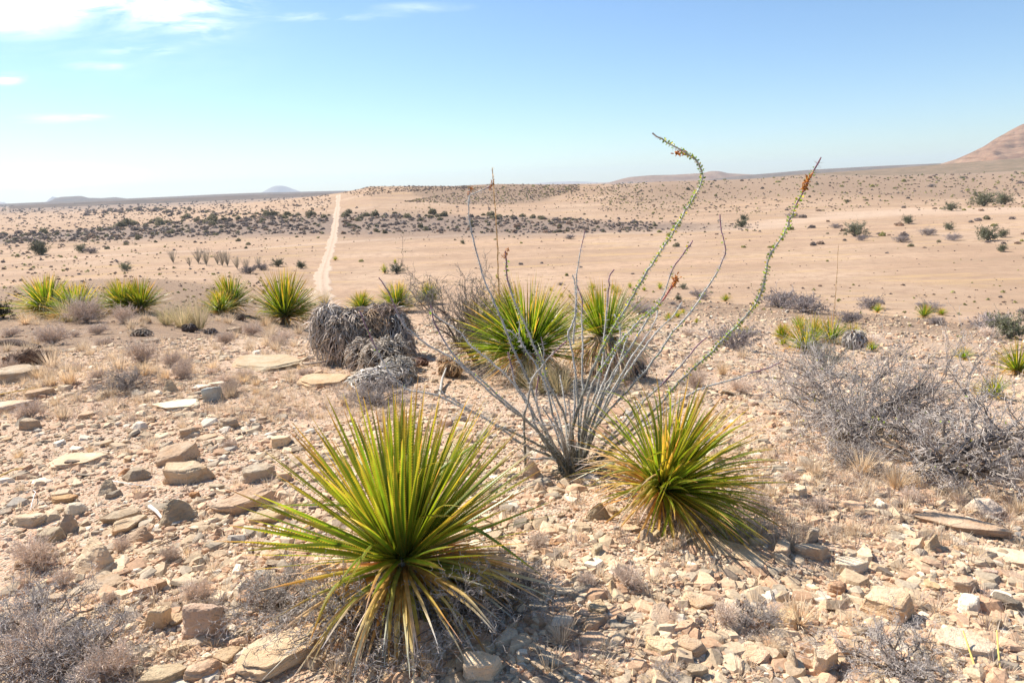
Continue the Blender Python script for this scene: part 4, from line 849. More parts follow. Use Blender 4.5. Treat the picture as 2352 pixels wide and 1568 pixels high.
put_sotol(protoA, 988, 698, 58, 'small spiky plant behind the left side of the bare shrub', 1.2)
put_sotol(protoB, 1275, 770, 82, 'yellowish spiky plant behind the right side of the big dense one', 1.1)
put_sotol(protoC, 1850, 812, 103, 'frontmost yellow green plant of the clump behind the thorn bush', 1.0, tint=1.15)
put_sotol(protoC, 1868, 782, 78, 'middle left spiky head of the clump behind the thorn bush', 1.0, tint=1.15)
put_sotol(protoC, 1908, 790, 85, 'spiky head with a tall pale stalk in the clump', 1.0, tint=1.15, stalk=205)
put_sotol(protoC, 1958, 792, 62, 'rightmost spiky head of the clump behind the thorn bush', 1.1, tint=1.1)
put_sotol(protoC, 1836, 758, 53, 'rearmost spiky head of the clump behind the thorn bush', .9, tint=1.2)
put_sotol(protoB, 1797, 778, 44, 'small yellow spiky plant left of the clump', 1.1, tint=1.2)
put_sotol(protoC, 1800, 793, 40, 'rusty dry spiky plant in front of the small yellow one', .7, tint=1.0)
put_sotol(protoC, 2003, 806, 38, 'tiny yellow spiky plant right of the clump', .8, tint=1.3)
put_sotol(protoC, 2213, 826, 47, 'small pale yellow spiky plant above the thorn bush', .8, tint=1.4)
put_sotol(protoC, 2335, 862, 87, 'green spiky plant cut by the right edge', 1.1, tint=1.1)
put_sotol(protoC, 2280, 912, 78, 'bright green plant half hidden in the thorn bush', .8, tint=1.3)
SM = [(1361, 666, 22), (1416, 676, 32), (1408, 664, 18), (1447, 662, 18), (1516, 664, 22), (1290, 682, 16), (1309, 684, 13), (1666, 692, 30), (1536, 738, 34), (1556, 730, 30),
      (1568, 722, 20), (1700, 772, 32), (1717, 768, 30), (2122, 730, 44), (2163, 724, 28), (2015, 718, 28), (1265, 668, 12), (1390, 668, 14), (1480, 668, 16), (1600, 742, 16)]
its = []
for (px, py, w_) in SM:
    o = put_sotol(protoC, px, py, w_, '', rng.uniform(.8, 1.2), tint=rng.uniform(1.0, 1.4), group='small sotols on the right slope'); its.append((o, px, py, 'small yellow green'))
autolabel(its, 'spiky plant', [('on the slope between the tall stems', lambda x, y: x < 1620), ('on the slope right of the tall stems', lambda x, y: True)], 'sotol', 'small sotols on the right slope')

# ---------------------------------------------------------------- ocotillo with every cane its own part
CANES = [   # picture polyline (2400 px wide), depth offset at tip, leafiness, purple tip, flower spots
 ([(1101, 439), (1098, 480), (1100, 520), (1119, 600), (1133, 651), (1159, 710), (1179, 758), (1202, 817), (1225, 863), (1248, 914), (1268, 983), (1290, 1040), (1328, 1100)], .25, 0, 0, [0]),
 ([(1152, 437), (1125, 447), (1101, 457), (1098, 480)], .25, 0, 1, [0]),
 ([(1185, 587), (1188, 651), (1207, 710), (1233, 763), (1248, 801), (1271, 850), (1284, 901), (1312, 949), (1332, 1000), (1341, 1050), (1345, 1105)], -.1, .5, 1, [0]),
 ([(1016, 735), (1040, 754), (1072, 771), (1105, 812), (1151, 847), (1189, 881), (1225, 930), (1270, 1000), (1322, 1092)], .45, 0, 0, []),
 ([(888, 650), (911, 682), (939, 753), (972, 786), (1008, 812), (1054, 835), (1095, 868), (1138, 909), (1189, 952), (1233, 983), (1293, 1043), (1324, 1098)], .3, 0, 1, []),
 ([(1009, 715), (1018, 758), (1039, 796), (1062, 832), (1100, 870), (1131, 891), (1169, 929), (1217, 967), (1262, 1010), (1300, 1060), (1326, 1098)], .1, .12, 1, []),
 ([(1187, 772), (1202, 775), (1220, 801), (1248, 842), (1268, 875), (1284, 914), (1291, 957), (1306, 1000), (1325, 1050), (1338, 1103)], .2, 0, 0, []),
 ([(1217, 750), (1217, 784), (1226, 812)], .2, 0, 0, []),
 ([(1268, 789), (1273, 817), (1273, 842), (1279, 885)], .05, 0, 1, []),
 ([(1327, 801), (1296, 827), (1271, 858), (1245, 886), (1240, 929), (1230, 962), (1227, 1014), (1232, 1056)], -.2, 0, 1, []),
 ([(1190, 824), (1202, 875), (1210, 906), (1233, 932), (1245, 962), (1253, 998), (1285, 1050), (1325, 1095)], .1, 0, 1, []),
 ([(842, 727), (855, 756), (870, 794), (891, 837), (916, 883), (957, 916), (1026, 924), (1072, 949), (1131, 977), (1169, 1000), (1195, 1008), (1235, 1028), (1293, 1057), (1322, 1096)], .0, .06, 1, []),
 ([(1024, 912), (1072, 942), (1130, 975), (1190, 1016), (1228, 1043), (1293, 1069), (1325, 1100)], -.1, 0, 0, []),
 ([(1222, 1052), (1232, 1068), (1248, 1077), (1284, 1070), (1306, 1080), (1330, 1104)], -.15, 0, 0, []),
 ([(1371, 540), (1359, 596), (1351, 652), (1351, 693), (1346, 767), (1344, 806)], .3, .05, 1, []),
 ([(1342, 645), (1350, 680), (1350, 740), (1338, 768), (1328, 778), (1341, 820), (1348, 869), (1354, 945), (1358, 1025), (1356, 1103)], .3, 0, 0, []),
 ([(1351, 665), (1366, 703), (1362, 741), (1366, 805), (1364, 869), (1366, 915), (1362, 980), (1354, 1050), (1352, 1103)], .4, 0, 1, []),
 ([(1439, 632), (1428, 642), (1426, 678), (1422, 729), (1417, 767), (1415, 831), (1402, 905), (1385, 950), (1373, 985), (1362, 1060), (1357, 1104)], .35, 0, 1, []),
 ([(1528, 313), (1571, 337), (1607, 357), (1633, 376), (1650, 408), (1643, 434), (1622, 469), (1592, 520), (1568, 560), (1545, 592), (1522, 629), (1494, 674), (1473, 713), (1443, 759), (1407, 826), (1384, 877), (1369, 920), (1351, 970), (1340, 1014), (1344, 1060), (1348, 1105)], -.1, .8, 0, [2]),
 ([(1624, 563), (1601, 598), (1583, 616), (1565, 662), (1550, 703), (1514, 754), (1484, 805), (1443, 864), (1417, 907), (1402, 950), (1380, 985), (1364, 1037), (1352, 1104)], .2, .3, 1, []),
 ([(1583, 655), (1568, 683), (1550, 708), (1522, 734), (1494, 754), (1473, 780), (1453, 800), (1428, 836), (1389, 894), (1373, 959), (1364, 1025), (1356, 1103)], -.15, .6, 2, [0]),
 ([(1688, 502), (1690, 540), (1700, 575), (1703, 590), (1683, 634), (1657, 675), (1627, 721), (1581, 772), (1545, 826), (1524, 856), (1499, 884), (1480, 905), (1429, 959), (1384, 1014), (1362, 1100)], .4, .2, 1, []),
 ([(1597, 708), (1588, 731), (1558, 759), (1530, 787), (1499, 831), (1463, 882), (1436, 922), (1402, 990), (1362, 1098)], .5, .05, 0, []),
 ([(1541, 725), (1538, 749), (1517, 787), (1479, 838), (1458, 874), (1425, 930), (1390, 1010), (1360, 1100)], .6, 0, 0, []),
 ([(1924, 370), (1906, 403), (1888, 439), (1857, 500), (1838, 550), (1808, 591), (1795, 634), (1790, 670), (1777, 703), (1754, 736), (1698, 792), (1652, 841), (1606, 879), (1568, 920), (1547, 948), (1496, 992), (1462, 1025), (1418, 1068), (1400, 1083), (1368, 1108)], -.45, .8, 1, [2]),
 ([(1831, 848), (1797, 864), (1759, 874), (1708, 892), (1657, 905), (1627, 917), (1560, 962), (1450, 1042), (1366, 1100)], .35, 0, 1, []),
 ([(1657, 791), (1639, 803), (1621, 826), (1583, 871), (1563, 889), (1540, 910), (1480, 965), (1410, 1050), (1366, 1104)], .15, 0, 1, []),
 ([(1580, 868), (1558, 896), (1512, 934), (1494, 965), (1462, 1008), (1418, 1043), (1396, 1068), (1378, 1100)], -.45, 0, 1, []),
 ([(1245, 985), (1262, 992), (1284, 999), (1306, 994), (1320, 1017), (1328, 1059), (1336, 1106)], -.2, 0, 0, []),
 ([(1440, 735), (1452, 760), (1455, 790), (1440, 830), (1412, 900), (1385, 975), (1368, 1040), (1356, 1102)], .5, 0, 0, []),
 ([(1487, 760), (1470, 790), (1452, 850), (1430, 900), (1400, 960), (1376, 1040), (1358, 1102)], .3, .1, 0, []),
 ([(1262, 880), (1255, 930), (1268, 985), (1290, 1030), (1335, 1100)], -.1, 0, 1, []),
]
for (tx_, ty_, d_) in [(1290, 925, .2), (1312, 878, .35), (1331, 935, -.2), (1346, 890, .1), (1392, 925, .3), (1298, 985, -.25), (1424, 955, .25), (1272, 955, .1)]:
    CANES.append(([(tx_, ty_), ((tx_*2+1340)/3+4, (ty_*2+1104)/3-8), ((tx_+1340*2)/3-3, (ty_+1104*2)/3-6), (1340, 1104)], d_, 0, 0, []))
ob, ot = ground_at(1312, 1088); ODEP = project(ob)[2]
oc = empty('ocotillo', ob); tag(oc, 'tall ocotillo, many thorny grey canes fanning out of one dark base', 'ocotillo')
bark_g = (.45, .425, .38); bark_d = (.17, .155, .105); bark_p = (.26, .14, .17)
rg = np.random.default_rng(77)
for ci, (pts, doff, leafy, purple, fl) in enumerate(CANES):
    pts = np.array(pts, float)*.98; pts = pts[::-1]
    seg = np.concatenate([[0], np.cumsum(np.hypot(*np.diff(pts, axis=0).T))]); L_ = seg[-1]; u = seg/L_
    full = pts[0, 1] > 1030                                   # starts at the crown of the plant
    n = max(8, int(L_/13)); tt = np.linspace(0, 1, n)
    x = np.interp(tt, u, pts[:, 0]); y = np.interp(tt, u, pts[:, 1])
    if n > 10: kx = np.array([1, 2, 1])/4; x[1:-1] = np.convolve(x, kx, 'valid'); y[1:-1] = np.convolve(y, kx, 'valid')
    dd = ODEP + (doff*tt if full else doff*np.ones(n)*.8)
    if full: dd = dd + rg.uniform(-.05, .05)
    P = np.array([at_depth(a, b_, c_) for a, b_, c_ in zip(x, y, dd)])
    P += rg.normal(0, .002, P.shape)
    gz = height(P[:, 0], P[:, 1]); P[:, 2] = np.maximum(P[:, 2], gz+.012)
    if full: P[0, 2] = min(P[0, 2], gz[0]-.01)
    P -= ob; ml = np.concatenate([[0], np.cumsum(np.linalg.norm(np.diff(P, axis=0), axis=1))]); ML = ml[-1]
    r_b = (.0098 if leafy > .5 else .0088) if full else .0058; rad = r_b*(1-.55*tt)*(1+.10*rg.normal(size=n))
    mb = MB(); v, q = tubes(P[None], rad[None], 7)
    hz = np.clip(tt*1.9-.15, 0, 1)[:, None] if full else np.ones((n, 1))
    C = np.array(bark_d)*(1-hz)+np.array(bark_g)*hz
    if purple == 1: k = np.clip((tt-.80)/.08, 0, 1)[:, None]; C = C*(1-k)+np.array(bark_p)*k
    if purple == 2: k = np.clip((tt-.86)/.04, 0, 1)[:, None]; C = C*(1-k)+np.array((.36, .10, .08))*k; rad *= 1.1
    C = C*rg.uniform(.8, 1.2, (n, 1)); mb.add(v, q, None, np.repeat(C, 7, 0))
    # thorns
    nt_ = int(ML/.0052); s_ = rg.uniform(.02, .99, nt_); p = np.stack([np.interp(s_*ML, ml, P[:, i]) for i in range(3)], -1)
    tg = unit(np.stack([np.interp(s_*ML, ml, np.gradient(P[:, i])) for i in range(3)], -1))
    a = unit(np.cross(tg, [0.2, .9, .1])); b2 = np.cross(tg, a); th = rg.uniform(0, 6.283, nt_)[:, None]
    rad_s = np.interp(s_, tt, rad)[:, None]; o_ = a*np.cos(th)+b2*np.sin(th)
    d = unit(o_+tg*rg.normal(.05, .35, (nt_, 1))+rg.normal(0, .2, (nt_, 3))); p0 = p+o_*rad_s*.8
    Lt = rg.uniform(.012, .030, nt_)*(.55 if purple and False else 1)
    TP = np.stack([p0, p0+d*Lt[:, None]*.5, p0+d*Lt[:, None]], 1); TR = np.stack([np.full(nt_, .0013), np.full(nt_, .0009), np.full(nt_, .0002)], 1)
    v, q = tubes(TP, TR, 3); mb.add(v, q, None, (.62, .60, .58) if not full else (.58, .56, .52))
    cane = link('cane', mb.mesh('cane', M_STEM, True), oc)
    # leaves in small bunches
    if leafy > 0:
        nl = int(ML*leafy*(440 if leafy > .5 else 170)); lo = .30 if leafy > .7 else .45
        s_ = rg.uniform(lo, .97, nl) if purple != 2 else rg.uniform(lo, .88, nl)
        s_ = np.round(s_*ML/.021)*.021/ML+rg.normal(0, .0015, nl)/ML; kp = vnoise(s_*ML/.09, s_*0+ci, 97) > rg.uniform(-.75, .1, nl); s_ = s_[kp]; nl = len(s_)
        p = np.stack([np.interp(s_*ML, ml, P[:, i]) for i in range(3)], -1); tg = unit(np.stack([np.interp(s_*ML, ml, np.gradient(P[:, i])) for i in range(3)], -1))
        a = unit(np.cross(tg, [0.2, .9, .1])); b2 = np.cross(tg, a); th = rg.uniform(0, 6.283, nl)[:, None]; o_ = a*np.cos(th)+b2*np.sin(th)
        d = unit(o_*.9+tg*rg.uniform(-.1, .9, (nl, 1))+rg.normal(0, .25, (nl, 3))); sd = unit(np.cross(d, rg.normal(size=(nl, 3))))
        ll = rg.uniform(.009, .019, nl)[:, None]; p0 = p+o_*.006
        Vv = np.stack([p0, p0+d*ll*.45+sd*ll*.27, p0+d*ll*.85+sd*ll*.2, p0+d*ll, p0+d*ll*.85-sd*ll*.2, p0+d*ll*.45-sd*ll*.27], 1)
        i6 = np.arange(nl*6).reshape(nl, 6); q = np.concatenate([i6[:, [0, 1, 4, 5]], i6[:, [1, 2, 3, 4]]])
        Cl = np.array((.20, .34, .06))*rg.uniform(.6, 1.35, (nl, 1)); yl = rg.uniform(0, 1, nl) < .22; Cl[yl] = np.array((.55, .46, .07))
        m2 = MB(); m2.add(Vv.reshape(-1, 3), q, None, np.repeat(Cl, 6, 0)); link('cane_leaves', m2.mesh('cane_leaves', M_LEAF), cane)
    for fi in fl:
        k = {0: .985, 2: .90 if leafy > .7 and ML > 1 else .95}[fi]
        fc = np.array([np.interp(k*ML, ml, P[:, i]) for i in range(3)])
        if ci == 18: fc = at_depth(1566, 353, ODEP-.08)-ob
        if ci == 24: fc = at_depth(1850, 424, ODEP-.42)-ob
        big = {18: 1.0, 24: 1.15, 20: 1.1}.get(ci, .8)
        nf = 60 if big > .9 else 34; d = unit(rg.normal(size=(nf, 3))+[0, 0, .5]); ax = unit(np.array([.4, .1, .8])) if ci != 18 else unit(np.array([-.9, .1, .1]))
        p0 = fc+ax*rg.uniform(-.03, .04, (nf, 1))*big+rg.normal(0, .006, (nf, 3))*big; Lf = rg.uniform(.010, .024, nf)[:, None]*big
        TP = np.stack([p0, p0+d*Lf*.35, p0+d*Lf*.8, p0+d*Lf], 1); TR = np.outer(rg.uniform(.7, 1.3, nf)*big, [.0008, .0030, .0026, .0004])
        v, q = tubes(TP, TR, 5); m2 = MB(); m2.add(v, q, None, np.repeat(np.array((.52, .20, .04))*rg.uniform(.6, 1.4, (nf, 1)), 20, 0))
        link('flower_cluster', m2.mesh('flower_cluster', M_BUSH, True), cane)
# dead stubs and litter at the foot
nn = 170; a = rg.uniform(0, 6.28, nn); e = rg.uniform(.2, 1.4, nn); L_ = rg.uniform(.06, .22, nn); d = np.stack([np.cos(a)*np.cos(e), np.sin(a)*np.cos(e), np.sin(e)], -1)
b0 = np.stack([rg.normal(.03, .06, nn), rg.normal(0, .04, nn), np.full(nn, -.005)], -1)
v, q = tubes(np.stack([b0, b0+d*L_[:, None]*.5+rg.normal(0, .008, (nn, 3)), b0+d*L_[:, None]], 1), np.outer(rg.uniform(.5, 1, nn), [.007, .004, .001]), 5)
mb = MB(); mb.add(v, q, None, (.19, .17, .12)); link('root_crown', mb.mesh('root_crown', M_STEM, True), oc)

# ---------------------------------------------------------------- twiggy shrubs
def twig_levels(rg, n0, H, S, levels, r0_, lean=(0, 0), wig=.14, thick_min=.0012, arch=.2):
    """levels: list of (children per branch, length ratio, spread). returns [(P, rad)]"""
    out = []; m = 7
    a = rg.uniform(0, 6.283, n0); u = rg.uniform(.15, 1, n0)**.6
    end = np.stack([S*.5*u*np.cos(a)+lean[0], S*.5*u*np.sin(a)+lean[1], H*np.sqrt(np.clip(1.05-u*u, .05, 1))*rg.uniform(.6, 1, n0)], -1)
    t = np.linspace(0, 1, m)[None, :, None]
    P = end[:, None, :]*t; P[:, :, 2] += (arch*np.linalg.norm(end, axis=1)[:, None]*np.sin(t[..., 0]*math.pi)*.4)
    Ln = np.linalg.norm(end, axis=1)
    P[:, 1:] += np.cumsum(rg.normal(0, wig, (n0, m-1, 3)), 1)*Ln[:, None, None]*.22
    P[:, :, 2] = np.maximum(P[:, :, 2], .01*np.arange(m)[None, :]*H)
    rad = r0_*rg.uniform(.6, 1.1, (n0, 1))*(1-.7*t[0, :, 0])[None, :]
    out.append((P, rad))
    for (nc, ratio, sp_) in levels:
        N = len(P); par = np.repeat(np.arange(N), nc); m2 = 5
        s_ = rg.uniform(.2, 1, len(par))*(P.shape[1]-1.001); i0 = s_.astype(int); f = (s_-i0)[:, None]
        b_ = P[par, i0]*(1-f)+P[par, i0+1]*f; dr = unit(P[par, i0+1]-P[par, i0])
        d = unit(dr*.7+rg.normal(0, 1, (len(par), 3))*sp_+np.array([0, 0, .15]))
        pl = np.linalg.norm(P[:, -1]-P[:, 0], axis=1)[par]; L_ = (pl*ratio*rg.uniform(.5, 1.25, len(par)))
        t = np.linspace(0, 1, m2)[None, :, None]; Q = b_[:, None]+d[:, None]*L_[:, None, None]*t
        Q[:, 1:] += np.cumsum(rg.normal(0, wig, (len(par), m2-1, 3)), 1)*L_[:, None, None]*.35
        Q[:, :, 2] = np.maximum(Q[:, :, 2], .004)
        rb = (rad[par, i0]*.62)[:, None]*(1-.65*t[0, :, 0])[None, :]; rb = np.maximum(rb, thick_min)
        out.append((Q, rb)); P, rad = Q, rb
    return out
def shrub_meshes(name, rg, n0, H, S, levels, r0_, c_old, c_new, leaves=None, tris=3, **kw):
    lv = twig_levels(rg, n0, H, S, levels, r0_, **kw)
    mb = MB()
    for i, (P, rad) in enumerate(lv):
        v, q = tubes(P, rad, tris if i else 5); f = i/max(1, len(lv)-1)
        c = np.array(c_old)*(1-f)+np.array(c_new)*f
        mb.add(v, q, None, np.repeat(c[None]*rg.uniform(.7, 1.3, (len(P), 1)), P.shape[1]*(tris if i else 5), 0))
    lm = None
    if leaves:
        n, size, cols = leaves; P = lv[-1][0].reshape(-1, 3); p = P[rg.integers(0, len(P), n)]+rg.normal(0, size*.8, (n, 3))
        p[:, 2] = np.maximum(p[:, 2], size)
        d = unit(rg.normal(size=(n, 3))+[0, 0, .6]); s_ = unit(np.cross(d, rg.normal(size=(n, 3)))); L_ = size*rg.uniform(.6, 1.4, (n, 1))
        T = np.stack([p-s_*L_*.35, p+s_*L_*.35, p+d*L_+s_*L_*.2, p+d*L_-s_*L_*.2], 1)
        cc = np.array(cols)[rg.integers(0, len(cols), n)]*rg.uniform(.7, 1.3, (n, 1))
        m2 = MB(); m2.add(T.reshape(-1, 3), np.arange(4*n).reshape(-1, 4), None, np.repeat(cc, 4, 0)); lm = m2
    return mb, lm
def make_shrub(name, seed, n0, H, S, levels, r0_, c_old, c_new, leaves=None, **kw):
    rg = np.random.default_rng(seed); mb, lm = shrub_meshes(name, rg, n0, H, S, levels, r0_, c_old, c_new, leaves, **kw)
    root = empty(name, (0, 0, 0)); link('branches', mb.mesh('branches', M_TWIG), root)
    if lm: link('foliage', lm.mesh('foliage', M_BUSH), root)
    return root
def place(o, px, py, lab=None, cat='shrub', group=None, wpx=None, unit_w=1.0, hpx=None, unit_h=None, fresh=True, rz=None, tint=1.0):
    p, t = ground_at(px, py); rz = rng.uniform(0, 6.28) if rz is None else rz
    k = 1.0 if wpx is None else wpx*t/F/unit_w; kz = k if hpx is None else hpx*t/F/unit_h
    if fresh: o.location = tuple(p); o.rotation_euler = (0, 0, rz)
    else: o = copy_thing(o, p, rz)
    o.scale = (k, k, kz)
    for ch in o.children: ch.color = (tint, tint, tint, 1)
    if lab: tag(o, lab, cat, group)
    return o
GREY0, GREY1 = (.17, .14, .12), (.50, .455, .415)
def sz(px, py, w_, h_): p, t = ground_at(px, py); return w_*t/F, h_*t/F
w_, h_ = sz(1990, 988, 430, 175)
tb = make_shrub('thorn_bush', 31, 20, h_*.62, w_*1.0, [(9, .55, .6), (7, .5, .7), (5, .42, .7)], .018, (.12, .095, .075), (.54, .475, .42), (260, .014, [(.35, .33, .06), (.30, .30, .08)]), wig=.2, thick_min=.0012)
place(tb, 1965, 988, 'bare grey thorn bush with dark stems, left one of the tangled pair', 'thorn bush', 'bare thorn bushes', rz=0)
w_, h_ = sz(2150, 1075, 520, 240)
tb = make_shrub('thorn_bush', 32, 19, h_*.40, w_*.95, [(9, .5, .55), (7, .42, .6), (5, .40, .7)], .020, (.12, .095, .075), (.54, .475, .42), (90, .012, [(.40, .50, .08)]), wig=.2, lean=(.25, -.05), thick_min=.0012)
place(tb, 2165, 1085, 'bare pale grey thorn bush spreading past the right edge', 'thorn bush', 'bare thorn bushes', rz=0)
w_, h_ = sz(1890, 862, 150, 70)
tb = make_shrub('thorn_bush', 33, 12, h_, w_, [(8, .5, .5), (6, .45, .6), (5, .4, .7)], .012, GREY0, (.34, .34, .30), (600, .016, [(.24, .25, .14), (.30, .30, .20)]), wig=.2)
place(tb, 1900, 856, 'grey shrub in front of the spiky clump, behind the bare thorn bushes', 'thorn bush', 'bare thorn bushes', rz=0)
w_, h_ = sz(1085, 832, 200, 205)
tb = make_shrub('thorn_bush', 34, 17, h_, w_*1.15, [(9, .5, .5), (7, .45, .6), (5, .4, .7)], .018, (.13, .10, .085), (.33, .28, .23), (1500, .012, [(.24, .26, .10), (.30, .25, .14)]), wig=.2, lean=(-.12, 0), thick_min=.0018)
place(tb, 1090, 832, 'leafless dark brown thorny shrub left of the big dense spiky plant', 'thorn bush', 'bare thorn bushes', rz=0)
# near grey twiggy shrubs
p1 = make_shrub('dry_shrub', 41, 22, .20, .62, [(8, .45, .6), (6, .42, .7), (4, .4, .8)], .007, (.17, .13, .10), (.52, .46, .41), None, wig=.25, thick_min=.0009)
G_D = 'dry leafless shrubs on the stony hilltop'
place(p1, 70, 1480, 'pale grey tangled dry shrub in the bottom left corner', group=G_D, wpx=280, unit_w=.62)
place(p1, 180, 1545, 'grey dry shrub cut by the bottom edge, near the left corner', group=G_D, wpx=260, unit_w=.62, fresh=False)
place(p1, 830, 1440, 'grey dead twigs matted below the front plant on the left', group=G_D, wpx=330, unit_w=.62, fresh=False, tint=.9)
place(p1, 1060, 1420, 'grey dead twigs matted below the front plant on the right', group=G_D, wpx=330, unit_w=.62, fresh=False, tint=.9)
place(p1, 640, 1395, 'grey dead twigs beside the furrowed slab', group=G_D, wpx=230, unit_w=.62, fresh=False, tint=.95)
place(p1, 1190, 1355, 'grey dead twigs right of the front plant', group=G_D, wpx=190, unit_w=.62, fresh=False, tint=.85)
place(p1, 2055, 1548, 'grey tangled shrub on the bottom edge right of the tall pale boulder', group=G_D, wpx=230, unit_w=.62, fresh=False, tint=1.05)
place(p1, 1530, 1560, 'grey dry shrub on the bottom edge below the tilted slabs', group=G_D, wpx=90, unit_w=.62, fresh=False)
place(p1, 1735, 1435, 'fuzzy grey shrub between the cracked slabs and the largest cream block', group=G_D, wpx=130, unit_w=.62, fresh=False, tint=.95)
place(p1, 295, 895, 'flat grey twiggy shrub above the white slab pile', group=G_D, wpx=120, unit_w=.62, fresh=False, tint=.85)
place(p1, 1960, 1072, 'dead grey twigs on the litter below the thorn bush', group=G_D, wpx=140, unit_w=.62, fresh=False, tint=.9)
place(p1, 860, 930, 'pale dead twigs in front of the dead trunk', group=G_D, wpx=150, unit_w=.62, fresh=False, tint=.95)
# brown upright brushy dwarf shrubs
p3 = make_shrub('dwarf_shrub', 43, 75, .20, .26, [(6, .5, .35), (4, .35, .45)], .0022, (.46, .34, .26), (.66, .54, .44), (900, .006, [(.62, .51, .40), (.52, .42, .33)]), wig=.10, thick_min=.0009)
BR = [(78, 1300, 120, 1.0, 'rounded brown shrub in front of the layered grey stone'), (283, 1262, 56, .95, 'small brown shrub left of the tan wedge stone'), (392, 1285, 60, .8, 'low dark brown shrub below the large grey wedge'),
      (150, 1340, 60, 1.0, 'brown twigs against the big pale pointed boulder'), (455, 1375, 90, 1.1, 'pinkish brown low shrub above the tall rusty boulder'), (1440, 1345, 105, .95, 'round brown shrub alone below the thorny stems'),
      (1345, 1345, 70, .95, 'small brown shrub left of the round one below the thorny stems'), (1665, 1430, 100, 1.0, 'grey brown shrub right of the pale slab'), (1545, 1430, 50, .9, 'dark little shrub growing between two tilted slabs'),
      (1740, 1170, 90, 1.0, 'thin brown twigs beside the right spiky plant'), (85, 1530, 190, 1.05, 'wide brown brush along the bottom left edge'), (250, 1560, 150, 1.05, 'brown brush on the bottom edge left of the grey slab'),
      (70, 962, 75, 1.0, 'brown shrub over the long cream slab at left'), (420, 868, 70, .9, 'pinkish shrub behind the white slab pile'), (533, 905, 70, .8, 'dark rusty shrub right of the bluish stone'),
      (325, 835, 110, .9, 'wide pinkish brown shrub left of the cracked flagstone'), (395, 840, 60, .9, 'small pinkish brown shrub touching the cracked flagstone'), (122, 793, 90, 1.0, 'grey brown low shrub above the left grass'),
      (530, 1030, 46, .9, 'small brown shrub below the layered boulder'), (60, 1345, 46, 1.0, 'tiny brown shrub at the left edge below the rounded one'), (2090, 1150, 60, 1.1, 'faint brown shrub under the long bedrock at right'),
      (255, 1385, 46, 1.0, 'little brown shrub below the flat grey slab'), (20, 858, 60, .9, 'reddish brown brush under the dark fallen log'), (200, 740, 110, .9, 'bluish grey low brush below the second spiky clump'),
      (285, 742, 80, 1.0, 'grey low brush left of the tan stone'), (520, 790, 60, .9, 'brown low brush in pale grass, left of the trunk'), (640, 800, 70, .9, 'brown low brush close to the dead trunk'),
      (580, 770, 60, 1.0, 'grey brown low brush below the round spiky plant'), (1880, 1170, 60, 1.0, 'brown little shrub right of the white striped block'), (1815, 1105, 50, 1.05, 'thin brown shrub above the white striped block'),
      (1240, 1260, 80, .8, 'dark twiggy little shrub right of the front plant'), (1600, 890, 90, 1.0, 'brown brush behind the right spiky plant'), (1290, 870, 80, .9, 'dark brush at the foot of the big dense plant'),
      (1700, 905, 80, 1.1, 'pale brown brush left of the bare thorn bush'), (1470, 800, 90, 1.0, 'brown brush behind the trunked spiky plant')]
for k, (px, py, w_, tn, lab) in enumerate(BR):
    place(p3, px, py, lab, 'dwarf shrub', 'low brown shrubs on the hilltop', wpx=w_, unit_w=.44, fresh=(k == 0), tint=tn*1.15)
its = []
for k in range(46):
    if k < 30: px, py = rg.uniform(0, 720), rg.uniform(742, 930)
    elif k < 40: px, py = rg.uniform(1450, 2340), rg.uniform(760, 1230)
    else: px, py = rg.uniform(0, 2300), rg.uniform(1000, 1540)
    p, t = ground_at(px, py)
    if not free(p[0], p[1], .03) or (px < 150 and py > 780 and py < 900): continue
    o = place(p3, px, py, None, wpx=rg.uniform(32, 66), unit_w=.44, fresh=False, tint=rg.uniform(.95, 1.35)); o.scale[2] *= .75; its.append((o, px, py, 'small brown'))
autolabel(its, 'low twiggy shrub', [('among stones at the bottom', lambda x, y: y > 990), ('in the grassy patch at left', lambda x, y: x < 760 and y > 830), ('along the left hill edge', lambda x, y: x < 760), ('at right behind the spiky plant', lambda x, y: y < 950), ('at right below the thorn bush', lambda x, y: True)], 'dwarf shrub', 'low brown shrubs on the hilltop')
